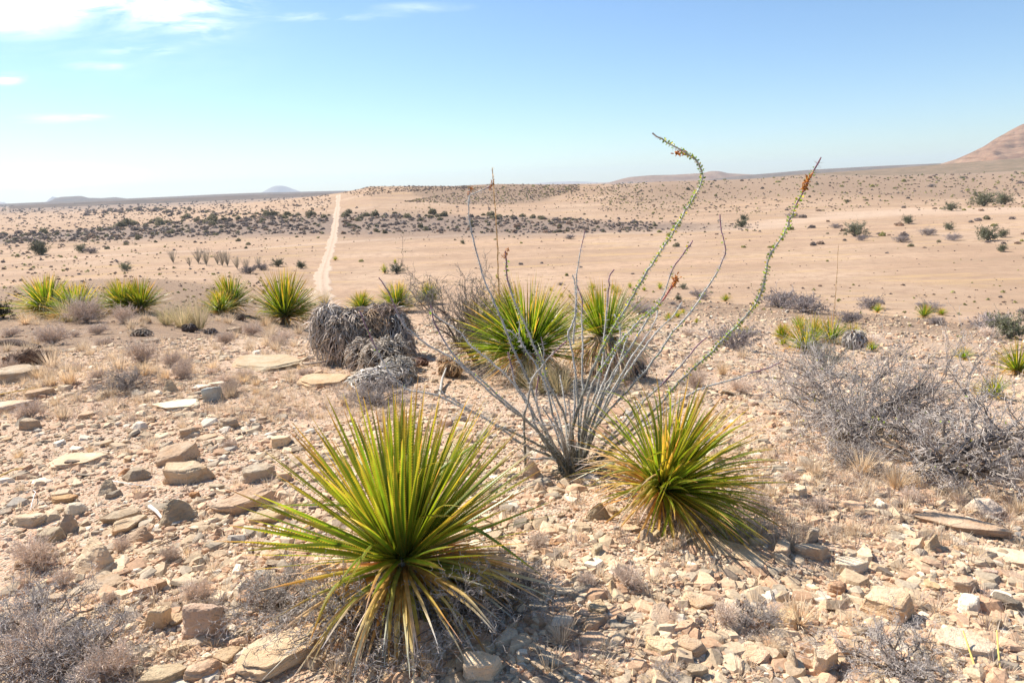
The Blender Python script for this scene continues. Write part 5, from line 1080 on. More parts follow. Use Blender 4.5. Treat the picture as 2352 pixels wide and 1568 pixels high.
# mid-distance grey shrubs on the slope
p4 = make_shrub('grey_shrub', 44, 26, .6, 1.3, [(8, .45, .5), (6, .4, .6)], .012, (.16, .13, .12), (.36, .31, .30), (700, .035, [(.32, .28, .27), (.26, .24, .20)]), wig=.16, thick_min=.004)
p5 = make_shrub('green_shrub', 45, 22, .7, 1.2, [(8, .45, .5), (5, .4, .6)], .014, (.14, .12, .10), (.25, .24, .18), (1500, .045, [(.17, .18, .09), (.22, .22, .12), (.13, .14, .08)]), wig=.16, thick_min=.005)
MS = [(p4, 1790, 706, 80, 1, 'left part of the long grey brush strip on the right slope'), (p4, 1845, 718, 85, 1, 'right part of the long grey brush strip on the right slope'), (p4, 1955, 742, 50, .8, 'dark grey shrub right of the tall pale stalk'),
      (p4, 2004, 708, 50, 1.0, 'grey shrub behind a small yellow plant on the right slope'), (p4, 2280, 760, 70, 1.1, 'grey left half of the shrub pair near the right edge'), (p5, 2318, 778, 76, 1.25, 'greenish right half of the shrub pair near the right edge'),
      (p4, 1690, 800, 110, 1.0, 'grey twiggy shrub right of the leafy cane'), (p4, 2130, 715, 44, 1.1, 'pale grey shrub behind two small spiky plants'), (p4, 2352, 722, 26, 1.0, 'small grey shrub on the right edge'),
      (p4, 1470, 722, 60, 1.2, 'pale shrub right of the trunked spiky plant'), (p4, 1605, 686, 44, 1.1, 'grey brown shrub on the slope left of a leafy cane'), (p5, 1568, 664, 20, 1.2, 'small blue green bush on the slope between canes'),
      (p5, 1560, 690, 20, 1.1, 'second blue green bush below the small one'), (p4, 1560, 710, 22, 1.0, 'tiny dark bush on the slope'), (p4, 1545, 700, 16, .8, 'dark round bush on the slope between canes'),
      (p4, 1288, 655, 14, .7, 'tiny dark bush above the big dense plant'), (p4, 2150, 745, 34, .9, 'dark round shrub under the small spiky pair'),
      (p5, 8, 730, 55, .35, 'dark bush cut by the left edge'), (p4, 600, 620, 30, .8, 'dark grey shrub below the row of ocotillos'), (p4, 575, 628, 36, .7, 'dark round shrub under the ocotillo row'),
      (p5, 640, 612, 28, .9, 'grey shrub right of the ocotillo row'), (p5, 694, 616, 26, .9, 'thin grey shrub close to the road on its left'), (p5, 97, 585, 40, .7, 'dark shrub on the spur at far left'),
      (p5, 92, 573, 24, .7, 'dark shrub touching the bigger one on the spur'), (p5, 190, 580, 26, 1.1, 'yellowish shrub on the spur at left'), (p5, 291, 622, 28, 1.4, 'yellow green shrub on the spur below the ocotillos'),
      (p4, 208, 582, 26, .9, 'grey shrub right of the yellowish one on the spur'), (p5, 911, 628, 36, 1.0, 'round olive bush on the flat right of the road'), (p5, 1064, 560, 14, 1.2, 'small upright green bush on the flat left of the tall canes'),
      (p5, 1962, 543, 46, 1.15, 'largest olive bush on the sandy flat at right'), (p4, 1980, 552, 22, 1.0, 'grey shrub touching the largest olive bush'), (p5, 1704, 522, 28, 1.0, 'dark green bush on the flat between the leafy canes'),
      (p4, 2071, 556, 30, 1.0, 'grey bush right of the largest olive bush'), (p5, 2268, 553, 44, 1.1, 'wide olive bush near the right edge'), (p5, 2300, 545, 24, 1.1, 'green bush behind the wide olive bush near the right edge'),
      (p5, 2298, 578, 22, 1.0, 'small olive bush below the wide one near the right edge'), (p5, 2260, 474, 44, 1.1, 'green bush on the upper flat near the right edge'), (p5, 2308, 470, 34, 1.1, 'greener bush right of the one on the upper flat'),
      (p5, 2185, 484, 26, 1.1, 'yellowish bush left on the upper flat'), (p5, 2087, 514, 26, 1.0, 'green bush in the middle of the right flat'), (p4, 2132, 540, 30, 1.0, 'grey bush between the olive bushes at right'),
      (p5, 2180, 528, 22, 1.1, 'small olive bush above the grey one at right'), (p4, 1918, 524, 20, 1.0, 'grey bush above the largest olive bush'), (p4, 1310, 549, 22, .8, 'dark round bush on the flat behind the thin canes'),
      (p4, 2190, 552, 28, 1.3, 'pale brown bush on the right flat'), (p5, 1708, 506, 20, 1.0, 'green bush behind the dark green one between canes'), (p4, 1820, 500, 24, .9, 'grey bush at the top of the leafy right cane'),
      (p4, 2140, 430, 14, .8, 'dark bush high on the right slope')]
seen_ = set()
for (pr, px, py, w_, tn, lab) in MS:
    place(pr, px, py, lab, 'bush', 'bushes on the slope and flat', wpx=w_, unit_w=1.25, fresh=pr.name not in seen_, tint=tn); seen_.add(pr.name)

# ---------------------------------------------------------------- dead sotol trunk: thatch of grey leaves over fallen stems
def thatch(rg, c, rad, n, L, w, th_lo, th_hi, stops, out_=.02, curl=0.0, phis=(0, 6.283), m=8, boxy=1.0):
    """strands that run down over an ellipsoid c, rad and hang off it"""
    th0 = rg.uniform(th_lo, th_hi, n); ph = rg.uniform(phis[0], phis[1], n); Ls = L*rg.uniform(.6, 1.2, n); R_ = np.mean(rad)
    t = np.linspace(0, 1, m)[None, :]; th = th0[:, None]+Ls[:, None]*t/R_*(1 if not curl else .7)
    php = ph[:, None]+np.cumsum(rg.normal(0, .05, (n, m)), 1)+rg.normal(0, .42, n)[:, None]*t
    over = np.maximum(th-1.75, 0); th_c = np.minimum(th, 1.75); bx = lambda v: np.sign(v)*np.abs(v)**boxy
    lift = 1+out_*rg.uniform(-.5, 4.5, n)[:, None]*(.6+.4*t)+np.cumsum(rg.normal(0, .022, (n, m)), 1)+.13*vnoise(ph*2.3+c[0]*9, th0*3, 88)[:, None]*2+curl*np.sin(t*3.1)*rg.uniform(0, 1, n)[:, None]
    P = np.stack([c[0]+rad[0]*bx(np.sin(th_c)*np.cos(php))*lift, c[1]+rad[1]*bx(np.sin(th_c)*np.sin(php))*lift, c[2]+rad[2]*bx(np.cos(th_c))*lift-over*R_*.9], -1)
    tg = unit(np.gradient(P, axis=1)); nn_ = unit(P-np.array(c)); sd = unit(np.cross(tg, nn_))
    tw = rg.normal(0, .7, n)[:, None, None]; sd = sd*np.cos(tw)+nn_*np.sin(tw)
    hw = (w*rg.uniform(.5, 1.3, n))[:, None, None]*(1-.75*t[..., None]**2)*.5
    V = np.stack([P-sd*hw, P+nn_*hw*.3, P+sd*hw], 2); idx = np.arange(n*m*3).reshape(n, m, 3)
    q = np.concatenate([np.stack([idx[:, :-1, j], idx[:, :-1, j+1], idx[:, 1:, j+1], idx[:, 1:, j]], -1).reshape(-1, 4) for j in (0, 1)])
    C = ramp(np.repeat(t, n, 0), stops)*rg.uniform(.30, 1.3, n)[:, None, None]
    return V.reshape(-1, 3), q, np.repeat(C[:, :, None], 3, 2).reshape(-1, 3)
def blob(c, rad, seed, k=22, m=14, boxy=1.0):
    th = np.linspace(.02, math.pi-.02, m); ph = np.arange(k)*2*math.pi/k
    V = np.stack([np.outer(np.sin(th), np.cos(ph)), np.outer(np.sin(th), np.sin(ph)), np.repeat(np.cos(th)[:, None], k, 1)], -1)
    n_ = 1+.16*vnoise(V[..., 0]*3+seed, V[..., 2]*3+V[..., 1]*2, 61)*2
    V = np.sign(V)*np.abs(V)**boxy; V = V*n_[..., None]*np.array(rad)+np.array(c); idx = np.arange(m*k).reshape(m, k); nx = np.roll(idx, -1, 1)
    return V.reshape(-1, 3), np.stack([idx[:-1], idx[1:], nx[1:], nx[:-1]], -1).reshape(-1, 4)
lp, lt = ground_at(835, 828); u_ = lt/F
def rel(px, py, dz=0):                                           # a point of the dead trunk: picture offset in the trunk's own upright plane
    dep = project(lp)[2]+dz; return at_depth(px, py, dep)-lp
dt = empty('dead_sotol_trunk', lp); tag(dt, 'fallen dead trunk thatched with grey dry leaves, on flagstones at centre left', 'dead plant')
rg = np.random.default_rng(5)
LOB = [(rel(758, 764, .10), (38, 46, 60), 620, (.56, .48, .40)), (rel(786, 782, -.04), (42, 40, 54), 520, (.50, .41, .32)), (rel(820, 778, .06), (40, 46, 56), 560, (.46, .38, .30)), (rel(745, 735, .14), (24, 36, 30), 200, (.40, .32, .26)),
       (rel(868, 742, .2), (38, 40, 42), 420, (.44, .36, .29)), (rel(905, 762, .14), (36, 38, 46), 420, (.46, .41, .35)), (rel(926, 806, .10), (24, 30, 54), 330, (.42, .37, .32)), (rel(890, 722, .1), (30, 26, 22), 150, (.38, .27, .20)),
       (rel(846, 826, -.16), (40, 36, 36), 320, (.46, .38, .30)), (rel(882, 842, -.24), (38, 36, 34), 320, (.50, .42, .33)), (rel(905, 872, -.36), (30, 30, 22), 170, (.60, .52, .42)), (rel(862, 884, -.46), (36, 32, 18), 200, (.68, .61, .52)), (rel(812, 730, .05), (44, 34, 22), 220, (.54, .46, .38))]
def relg(px, py, r_): g_, _ = ground_at(px, py); return g_+np.array([0, 0, .55*r_*u_])-lp
LOB[8] = (relg(842, 846, 40), *LOB[8][1:]); LOB[9] = (relg(880, 856, 44), (40, 38, 42), *LOB[9][2:]); LOB[10] = (relg(914, 870, 26), (32, 30, 26), 300, (.52, .46, .38)); LOB[11] = (relg(876, 884, 16), (46, 36, 22), 360, (.60, .53, .45))
LOB += [(relg(908, 852, 44), (30, 30, 42), 300, (.48, .42, .35)), (relg(848, 878, 10), (34, 26, 12), 220, (.66, .60, .50))]
core = MB(); th_ = MB(); th2 = MB()
def strays(rg, c, rad, n, L, w, col):
    d = unit(rg.normal(size=(n, 3))+[0, -.2, .35]); p = np.array(c)+d*np.array(rad)*rg.uniform(.8, 1.05, (n, 1))
    tg = unit(np.array([0, 0, -1.])-d*(d@np.array([0, 0, -1.]))[:, None]); g_ = unit(tg*rg.uniform(.1, 1.2, (n, 1))+d*rg.uniform(.0, .7, (n, 1))+rg.normal(0, .45, (n, 3)))
    Ls = (L*rg.uniform(.4, 1.2, n))[:, None, None]; t = np.linspace(0, 1, 5)[None, :, None]; P = p[:, None]+g_[:, None]*Ls*t; P[:, :, 2] -= (Ls*.35*t**2)[..., 0]; P += rg.normal(0, .003, P.shape)
    sd = unit(np.cross(g_, rg.normal(size=(n, 3))))[:, None]; hw = (w*rg.uniform(.5, 1.2, n))[:, None, None]*(1-.8*t**2)*.5
    V = np.stack([P-sd*hw, P+sd*hw], 2); idx = np.arange(n*10).reshape(n, 5, 2); q = np.stack([idx[:, :-1, 0], idx[:, :-1, 1], idx[:, 1:, 1], idx[:, 1:, 0]], -1).reshape(-1, 4)
    C = np.array(col)*rg.uniform(.2, 1.4, (n, 1)); return V.reshape(-1, 3), q, np.repeat(C, 10, 0)
for i, (c_, r3, n, colr) in enumerate(LOB):
    rad = np.array(r3)*u_; v, q = blob(c_, rad*.84, i*3.3, boxy=.85); (th2 if (8 <= i <= 11 or i > 12) else core).add(v, q, None, (.06, .043, .033))  # near-black core colour stands in for shade in the gaps between strands
    colr = np.array(colr)*1.2; st_ = [(0, tuple(colr*.8)), (.5, tuple(colr)), (1, tuple(colr*1.15))]
    low = 8 <= i <= 11 or i > 12; tgt = th2 if low else th_
    v, q, C = thatch(rg, c_, rad, int(n*.8), .14 if low else .30, .015, .1, 1.7, st_, curl=.18 if low else .03, boxy=.85); tgt.add(v, q, None, C)
    v, q, C = strays(rg, c_, rad, int(n*.8), .14 if low else .20, .014, colr*1.1); tgt.add(v, q, None, C)
v, q, C = thatch(rg, rel(848, 752, .05), np.array((48, 40, 40))*u_, 150, .3, .014, .1, 1.2, [(0, (.56, .36, .20)), (1, (.60, .46, .32))], out_=.03, curl=.1); th_.add(v, q, None, C)
v, q, C = thatch(rg, rel(875, 838, -.24), np.array((30, 26, 26))*u_, 130, .10, .011, .1, 1.3, [(0, (.40, .22, .12)), (1, (.50, .34, .22))], out_=.05, curl=.2); th2.add(v, q, None, C)
link('trunk', core.mesh('trunk', M_TRUNK, True), dt); link('leaf_thatch', th_.mesh('leaf_thatch', M_THATCH), dt); link('fallen_leaf_heap', th2.mesh('fallen_leaf_heap', M_THATCH), dt)
def small_dead(px, py, w_, seed, stops, lab, n=260, h=.75, curl=.25, L=.8, core_c=(.16, .10, .06)):
    p, t = ground_at(px, py); r_ = w_*.5*t/F; e_ = empty('dead_rosette', p); rg = np.random.default_rng(seed)
    m1 = MB(); v, q = blob((0, 0, r_*h*.5), (r_*.85, r_*.8, r_*h), seed); m1.add(v, q, None, core_c); link('core', m1.mesh('core', M_TRUNK, True), e_)
    m1 = MB(); v, q, C = thatch(rg, (0, 0, r_*h*.5), (r_*.9, r_*.85, r_*h), n, r_*1.5*L, r_*.13, .05, 1.3, stops, curl=curl); m1.add(v, q, None, C); link('curled_leaves', m1.mesh('curled_leaves', M_THATCH), e_)
    tag(e_, lab, 'dead plant', 'small dead rosettes'); return e_
GO = [(0, (.45, .24, .10)), (.5, (.66, .46, .26)), (1, (.60, .44, .28))]
small_dead(1036, 862, 54, 3, GO, 'golden brown curled dead rosette left of the big dense plant', n=120, curl=.12)
small_dead(1022, 838, 30, 4, GO, 'smaller golden curled dead rosette behind the first', n=90, curl=.12)
small_dead(958, 838, 46, 6, [(0, (.20, .10, .07)), (1, (.30, .18, .12))], 'dark brown low dead clump right of the dead trunk', n=200, h=.4)
small_dead(326, 772, 36, 7, [(0, (.3, .24, .18)), (1, (.42, .33, .24))], 'brown curled dead rosette in pale grass at left', n=120, h=.5)
small_dead(435, 762, 30, 8, [(0, (.10, .08, .07)), (1, (.20, .15, .12))], 'black brown dead clump in tall grass', n=120, h=.7)
small_dead(485, 768, 26, 9, [(0, (.14, .12, .12)), (1, (.26, .22, .2))], 'dark grey dead clump right of the tall grass', n=100, h=.6)
small_dead(550, 735, 24, 10, [(0, (.22, .16, .1)), (1, (.34, .24, .17))], 'small brown dead clump under the two lobed spiky plant', n=80)
small_dead(1960, 803, 44, 14, [(0, (.55, .48, .38)), (1, (.48, .45, .43))], 'pale grey dead rosette inside the spiky clump at right', n=220, h=1.1)
small_dead(1462, 866, 46, 15, [(0, (.25, .2, .17)), (1, (.34, .29, .26))], 'dark grey dead trunk right of the trunked spiky plant', n=300, h=1.2)
# dark fallen log at the left edge, furred with old leaf bases
def fur_log(P, rad, n, seed, stops, lab):
    rg = np.random.default_rng(seed); P = np.array(P); e_ = empty('fallen_log', P[0]); Q = P-P[0]
    m1 = MB(); t = np.linspace(0, 1, len(Q)); tt = np.linspace(0, 1, 12); Qi = np.stack([np.interp(tt, t, Q[:, i]) for i in range(3)], -1); ri = np.interp(tt, t, rad)
    v, q = tubes(Qi[None], ri[None]*(1+.08*rg.normal(size=(1, 12))), 10); m1.add(v, q, None, stops[0][1]); link('log_core', m1.mesh('log_core', M_TRUNK, True), e_)
    s_ = rg.uniform(0, 1, n); p = np.stack([np.interp(s_, tt, Qi[:, i]) for i in range(3)], -1); r_ = np.interp(s_, tt, ri)[:, None]
    a = rg.uniform(0, 6.28, n)[:, None]; ax = unit(Q[-1]-Q[0]); b1 = unit(np.cross(ax, [0, 0, 1])); b2 = np.cross(b1, ax); o_ = b1*np.cos(a)+b2*np.sin(a)
    d = unit(o_*.5+ax*rg.uniform(.2, 1, (n, 1))+rg.normal(0, .3, (n, 3))+[0, 0, -.3]); p0 = p+o_*r_*.95; L_ = rg.uniform(.04, .13, n)[:, None]
    v, q = tubes(np.stack([p0, p0+d*L_*.5, p0+d*L_+[0, 0, -.015]], 1), np.outer(np.ones(n), [.004, .003, .001]), 3)
    m1 = MB(); m1.add(v, q, None, np.repeat(ramp(rg.uniform(0, 1, n), stops), 9, 0)*rg.uniform(.7, 1.3, (len(v), 1))); link('leaf_bases', m1.mesh('leaf_bases', M_THATCH), e_)
    tag(e_, lab, 'log', 'old fallen logs')
def gp(px, py, dz): p, t = ground_at(px, py); return p+np.array([0, 0, dz])
fur_log([gp(-40, 795, .10), gp(40, 792, .13), gp(92, 800, .05)], [.20, .21, .11], 1500, 2, [(0, (.07, .042, .03)), (1, (.17, .105, .07))], 'dark brown furry fallen log cut by the left edge')
fur_log([gp(20, 850, .06), gp(60, 842, .10), gp(115, 830, .07)], [.12, .14, .09], 1000, 3, [(0, (.18, .11, .07)), (1, (.36, .24, .16))], 'rusty brown fallen log below the darker one at left')
fur_log([gp(85, 812, .04), gp(110, 808, .06), gp(130, 812, .03)], [.05, .07, .05], 240, 4, [(0, (.26, .22, .19)), (1, (.48, .43, .38))], 'short grey log end right of the dark log')
# loose sticks and stray leaves
def stick(pts, r_, col, lab, cat='stick', name='stick', mat=M_TWIG):
    P = np.array(pts); e0 = P[0].copy(); t = np.linspace(0, 1, len(P)); tt = np.linspace(0, 1, 16); Q = np.stack([np.interp(tt, t, P[:, i]) for i in range(3)], -1)-e0
    m1 = MB(); v, q = tubes(Q[None], (r_*(1-.5*tt))[None], 6); m1.add(v, q, None, col); o = link(name, m1.mesh(name, mat, True), None, e0); tag(o, lab, cat); return o
stick([gp(700, 842, .03), gp(745, 838, .04), gp(795, 832, .05)], .018, (.46, .38, .30), 'weathered grey branch lying left against the dead trunk', 'branch')
stick([gp(1010, 912, .01), gp(1016, 885, .06), gp(1026, 866, .10)], .018, (.42, .39, .35), 'short bare grey branch below the golden dead rosette', 'branch')
stick([gp(-5, 912, .03), gp(70, 903, .05), gp(135, 893, .02)], .008, (.66, .44, .13), 'yellow dry leaf strip lying across stones at the left edge', 'dry leaf', 'dry_leaf')
stick([gp(345, 1170, .02), gp(362, 1186, .03), gp(378, 1203, .02)], .012, (.78, .72, .62), 'short white weathered stick beside the large grey wedge', 'stick')
stick([gp(70, 1176, .01), gp(82, 1150, .04), gp(84, 1140, .03), gp(76, 1128, .01)], .0035, (.76, .72, .66), 'thin white curved stalk at left above the cream boulder', 'stick')
stick([gp(255, 1110, .02), gp(300, 1118, .02), gp(360, 1122, .01)], .0035, (.80, .76, .70), 'thin straight white stalk beside the grey pointed stone', 'stick')
stick([gp(-5, 1102, .02), gp(35, 1090, .04), gp(60, 1080, .02)], .006, (.66, .46, .16), 'yellow leaf strip poking in at the left edge above the cobble', 'dry leaf', 'dry_leaf')
for (a, b_, c_, lab) in [((2300, 1560), (2290, 1525), (2282, 1500), 'yellow dry grass blade near the bottom right corner'), ((2245, 1550), (2225, 1520), (2205, 1500), 'thinner yellow grass blade left of the corner one')]:
    stick([gp(*a, .0), gp(*b_, .04), gp(*c_, .09)], .004, (.72, .56, .16), lab, 'dry leaf', 'dry_leaf')

# ---------------------------------------------------------------- dry grass
def tuft(rg, n, L, w, spread=.5, cols=((.66, .52, .33), (.58, .44, .27), (.70, .58, .40))):
    el = 1.5-np.abs(rg.normal(0, spread, n)); V, q, t, P, d = blades(rg, n, L*rg.uniform(.5, 1.1, n), w, el, rg.uniform(0, 6.283, n), rg.uniform(0, .9, n), m=4, base_r=L*.12, fold=.2, wob=.15, bz_jit=.0)
    C = np.array(cols)[rg.integers(0, len(cols), n)]*rg.uniform(.8, 1.2, (n, 1)); C = np.repeat(C, 12, 0)
    return V.reshape(-1, 3), q, C
def tuft_me(seed, n, L, w, spread, cols):
    rg = np.random.default_rng(seed); mb = MB(); v, q, C = tuft(rg, n, L, w, spread, cols); mb.add(v, q, None, C); return mb.mesh('dry_grass_tuft', M_GRASS)
PALE = ((.70, .57, .42), (.62, .48, .34), (.76, .65, .51)); GOLD = ((.74, .57, .38), (.70, .52, .33), (.76, .63, .46)); OLV = ((.50, .44, .24), (.60, .50, .32), (.42, .38, .22), (.66, .53, .34))
TM = {'pale': [tuft_me(60+i, 130, .16, .0028, .55, PALE) for i in range(4)], 'golden': [tuft_me(70+i, 150, .14, .0028, .6, GOLD) for i in range(3)], 'olive': [tuft_me(80+i, 220, .42, .004, .42, OLV) for i in range(2)]}
rg = np.random.default_rng(91); its = []
def put_tuft(px, py, wpx, kind):
    p, t = ground_at(px, py); u1 = {'pale': .20, 'golden': .19, 'olive': .40}[kind]; k = wpx*t/F/u1
    o = link('grass_tuft', TM[kind][rg.integers(0, len(TM[kind]))], None, p); o.scale = (k, k, k*rg.uniform(.8, 1.1)); o.rotation_euler = (0, 0, rg.uniform(0, 6.28)); tt = rg.uniform(.9, 1.12); o.color = (tt, tt, tt, 1)
    return o
HT = [(145, 962, 46, 'pale'), (128, 930, 34, 'golden'), (208, 1040, 30, 'golden'), (345, 1035, 46, 'pale'), (290, 1045, 40, 'pale'), (788, 928, 36, 'golden'), (1290, 1478, 80, 'pale'), (1835, 1430, 90, 'golden'),
      (1770, 1490, 60, 'pale'), (2095, 1395, 46, 'pale'), (1560, 1445, 36, 'golden'), (1935, 1320, 36, 'golden'), (545, 1120, 36, 'pale'), (590, 885, 36, 'golden'), (420, 985, 36, 'pale'), (560, 880, 50, 'golden'), (2340, 1180, 60, 'golden'),
      (160, 882, 60, 'golden'), (275, 850, 60, 'pale'), (330, 862, 60, 'golden'), (230, 865, 56, 'golden'), (120, 845, 60, 'pale'), (380, 872, 46, 'golden'), (90, 870, 50, 'golden'), (255, 910, 46, 'pale'), (490, 850, 40, 'golden'),
      (980, 1545, 70, 'golden'), (1330, 1110, 36, 'pale'), (640, 920, 40, 'pale'), (1600, 850, 60, 'pale'), (1660, 860, 50, 'golden'), (1980, 1085, 80, 'golden'), (2060, 1120, 80, 'golden'), (1870, 1090, 70, 'pale'), (2200, 1150, 60, 'pale'), (60, 745, 40, 'golden'), (620, 765, 40, 'golden'), (205, 1385, 36, 'pale')]
for (px, py, w_, k) in HT: its.append((put_tuft(px, py, w_, k), px, py, k))
for (px, py, w_) in [(1235, 900, 105), (1285, 905, 90), (1200, 885, 70), (420, 752, 66), (455, 755, 70), (385, 745, 60), (215, 722, 60), (160, 738, 60), (745, 700, 40), (1440, 815, 50), (1420, 880, 46), (700, 735, 40)]:
    its.append((put_tuft(px, py, w_, 'olive'), px, py, 'tall olive'))
while len(its) < 150:
    if rg.uniform() < .62: px, py = rg.uniform(0, 720), rg.uniform(735, 930)
    elif rg.uniform() < .6: px, py = rg.uniform(1650, 2350), rg.uniform(1040, 1240)
    else: px, py = rg.uniform(0, 2350), rg.uniform(760, 1540)
    p, t = ground_at(px, py)
    if not free(p[0], p[1], .02): continue
    k = 'golden' if rg.uniform() < .2 else 'pale'; its.append((put_tuft(px, py, rg.uniform(22, 46), k), px, py, k))
ZG = [('under the bushes at right', lambda x, y: x > 1500 and y < 1000), ('around the foot of the thorn bush', lambda x, y: x > 1500 and y < 1250), ('at lower right among stones', lambda x, y: x > 1180 and y > 1200),
      ('at lower left among stones', lambda x, y: y > 1080), ('in gravel at left', lambda x, y: x < 800 and y > 940), ('near the dead trunk', lambda x, y: 560 < x < 1150), ('by the thorny stems', lambda x, y: x >= 1150),
      ('along the left hill edge', lambda x, y: y < 790), ('in the grassy patch at left', lambda x, y: True)]
autolabel(its, 'dry grass tuft', ZG, 'grass tuft', 'dry grass tufts on the hilltop')
# the rest of the thin grass cover: one object
mb = MB(); cnt = 0
pp = []
for k in range(4800):
    u = rg.uniform()
    if u < .58: px, py = rg.uniform(-20, 900), 738+230*rg.uniform()**1.3
    elif u < .72: px, py = rg.uniform(1550, 2370), rg.uniform(960, 1260)
    elif u < .86: px, py = rg.uniform(1300, 2370), rg.uniform(700, 960)
    else: px, py = rg.uniform(-20, 2370), rg.uniform(760, 1560)
    pp.append((px, py))
for x_, y_, z_, t in grounds_fast(pp):
    if not t > 0 or (t < 14 and not free(x_, y_)): continue
    p = np.array([x_, y_, z_])
    L_ = rg.uniform(.04, .11)*(1 if t < 14 else 1.8); n = 24 if t < 9 else 14
    v, q, C = tuft(rg, n, L_, .0024 if t < 9 else .006, .7, PALE if rg.uniform() < .66 else (GOLD if rg.uniform() < .3 else ((.42, .34, .30), (.36, .28, .24))))
    mb.add(v+p, q, None, C)
stuff('dry_grass', mb.mesh('dry_grass', M_GRASS), 'short thin dry grass scattered over the hilltop')
# dead leaf litter under the thorn bushes and front plants
n = 2600; cx = [(2040, 1040, 260, 55), (930, 1400, 260, 70), (860, 900, 130, 40)]; mb = MB(); TP = []
pp = []
for k in range(n):
    c_ = cx[0] if k % 2 else cx[1 + (k//2) % 2]; pp.append((rg.normal(c_[0], c_[2]*.5), rg.normal(c_[1], c_[3]*.5)))
for x_, y_, z_, t in grounds_fast(pp):
    if not t > 0: continue
    p = np.array([x_, y_, z_])
    a = rg.uniform(0, 6.28); L_ = rg.uniform(.02, .10); d = np.array([math.cos(a), math.sin(a), rg.uniform(-.05, .25)])*L_
    TP.append([p+[0, 0, .006], p+d*.5+[0, 0, rg.uniform(.004, .02)], p+d+[0, 0, .004]])
TP = np.array(TP); v, q = tubes(TP, np.tile([.0018, .0015, .0008], (len(TP), 1)), 3)
mb.add(v, q, None, np.repeat(np.array([(.34, .20, .12), (.50, .46, .42), (.42, .30, .20)])[rg.integers(0, 3, len(TP))], 9, 0)); stuff('twig_litter', mb.mesh('twig_litter', M_TWIG), 'fallen twigs and brown leaf litter under bushes')
# ---------------------------------------------------------------- valley and far vegetation
rg = np.random.default_rng(303)
def far_bush(seed, n, H, cols, squash=1.0):
    rg = np.random.default_rng(seed); d = unit(rg.normal(size=(n, 3))); d[:, 2] = np.abs(d[:, 2])
    lump = .72+.5*np.array([vnoise(d[:, 0]*2.2+seed, d[:, 1]*2.2+d[:, 2], 71)])[0]*2*.5
    p = d*(rg.uniform(.25, 1, n)**.5)[:, None]*lump[:, None]*np.array([.5, .5, H*1.3]); p[:, 2] += .02
    s = max(.06, 1.0/math.sqrt(n)); a = unit(rg.normal(size=(n, 3)))*s*rg.uniform(.5, 1.3, (n, 1)); b = unit(np.cross(a, rg.normal(size=(n, 3))))*s*.6
    T = np.stack([p-a-b, p+a-b*.5, p+a*.6+b, p-a*.7+b], 1); C = np.array(cols)[rg.integers(0, len(cols), n)]*rg.uniform(.7, 1.3, (n, 1))
    return T.reshape(-1, 3), np.arange(4*n).reshape(-1, 4), np.repeat(C, 4, 0)
CGREEN = [(.23, .205, .13), (.29, .255, .16), (.18, .165, .105)]; CGREY = [(.25, .205, .185), (.31, .26, .23), (.20, .165, .15)]; CYEL = [(.34, .33, .12), (.28, .27, .10), (.42, .36, .18)]; CBRN = [(.34, .25, .19), (.28, .20, .15)]
PB = {}
for k, (cols, H) in {'dark green': (CGREEN, .48), 'grey': (CGREY, .42), 'yellow green': (CYEL, .5), 'brown': (CBRN, .4)}.items():
    PB[k] = []
    for i in range(4):
        v, q, C = far_bush(500+i*7+len(k), 420, H, cols); m1 = MB(); m1.add(v, q, None, C)
        st_ = rg.uniform(-.5, .5, (14, 3))*[.6, .6, 0]; en = st_*1.3+[0, 0, 1]*rg.uniform(.2, H, (14, 1)); st_ = st_*.15
        v, q = tubes(np.stack([st_, (st_+en)/2+rg.normal(0, .02, (14, 3)), en], 1), np.tile([.02, .012, .006], (14, 1)), 3); m1.add(v, q, None, (.16, .13, .11))
        PB[k].append(m1.mesh('desert_bush', M_BUSH))
BX = [0, 200, 400, 600, 770, 1000, 1200, 1400, 1600]; BY = [549, 541, 527, 517, 516, 515, 518, 520, 521]; BH = [11, 14, 18, 20, 22, 20, 18, 13, 9]
def road_clear(px, py): 
    rx_ = np.interp(py, [447, 480, 520, 560, 605, 700], [777, 775, 770, 762, 748, 746]); return abs(px-rx_) > 12+(py-440)*.10
cand = []
for k in range(190):
    x = rg.uniform(-10, 1500) if k % 3 else rg.uniform(300, 1300); y = np.interp(x, BX, BY)+rg.uniform(-1, 1)*np.interp(x, BX, BH); cand.append((x, y, rg.uniform(10, 21), rg.choice(['grey', 'grey', 'brown', 'dark green'])))
for k in range(46):
    x = rg.uniform(280, 1260); y = np.interp(x, BX, BY)-np.interp(x, BX, BH)*rg.uniform(.7, 1.3); cand.append((x, y, rg.uniform(16, 30), 'dark green'))
for k in range(40):
    u = rg.uniform(); x = 170+560*u+rg.normal(0, 25); y = np.interp(x, [170, 330, 480, 600, 720], [489, 484, 491, 497, 503])+rg.normal(0, 4); cand.append((x, y, rg.uniform(8, 18), rg.choice(['dark green', 'grey', 'grey'])))
for k in range(26):
    x = rg.uniform(0, 760); y = rg.uniform(535, 585)-x*.02; cand.append((x, y, rg.uniform(8, 17), rg.choice(['dark green', 'grey'])))
for k in range(46):
    x = rg.uniform(1500, 2352); y = rg.uniform(488, 570); cand.append((x, y, rg.uniform(9, 20), rg.choice(['grey', 'dark green', 'brown', 'yellow green'])))
for k in range(14):
    x = rg.uniform(800, 2300); y = rg.uniform(545, 640); cand.append((x, y, rg.uniform(6, 14), rg.choice(['yellow green', 'grey'])))
for k in range(36):
    x = rg.uniform(1500, 2352); y = rg.uniform(405, 485); cand.append((x, y, rg.uniform(8, 15), rg.choice(['yellow green', 'grey', 'dark green', 'brown'])))
its = []
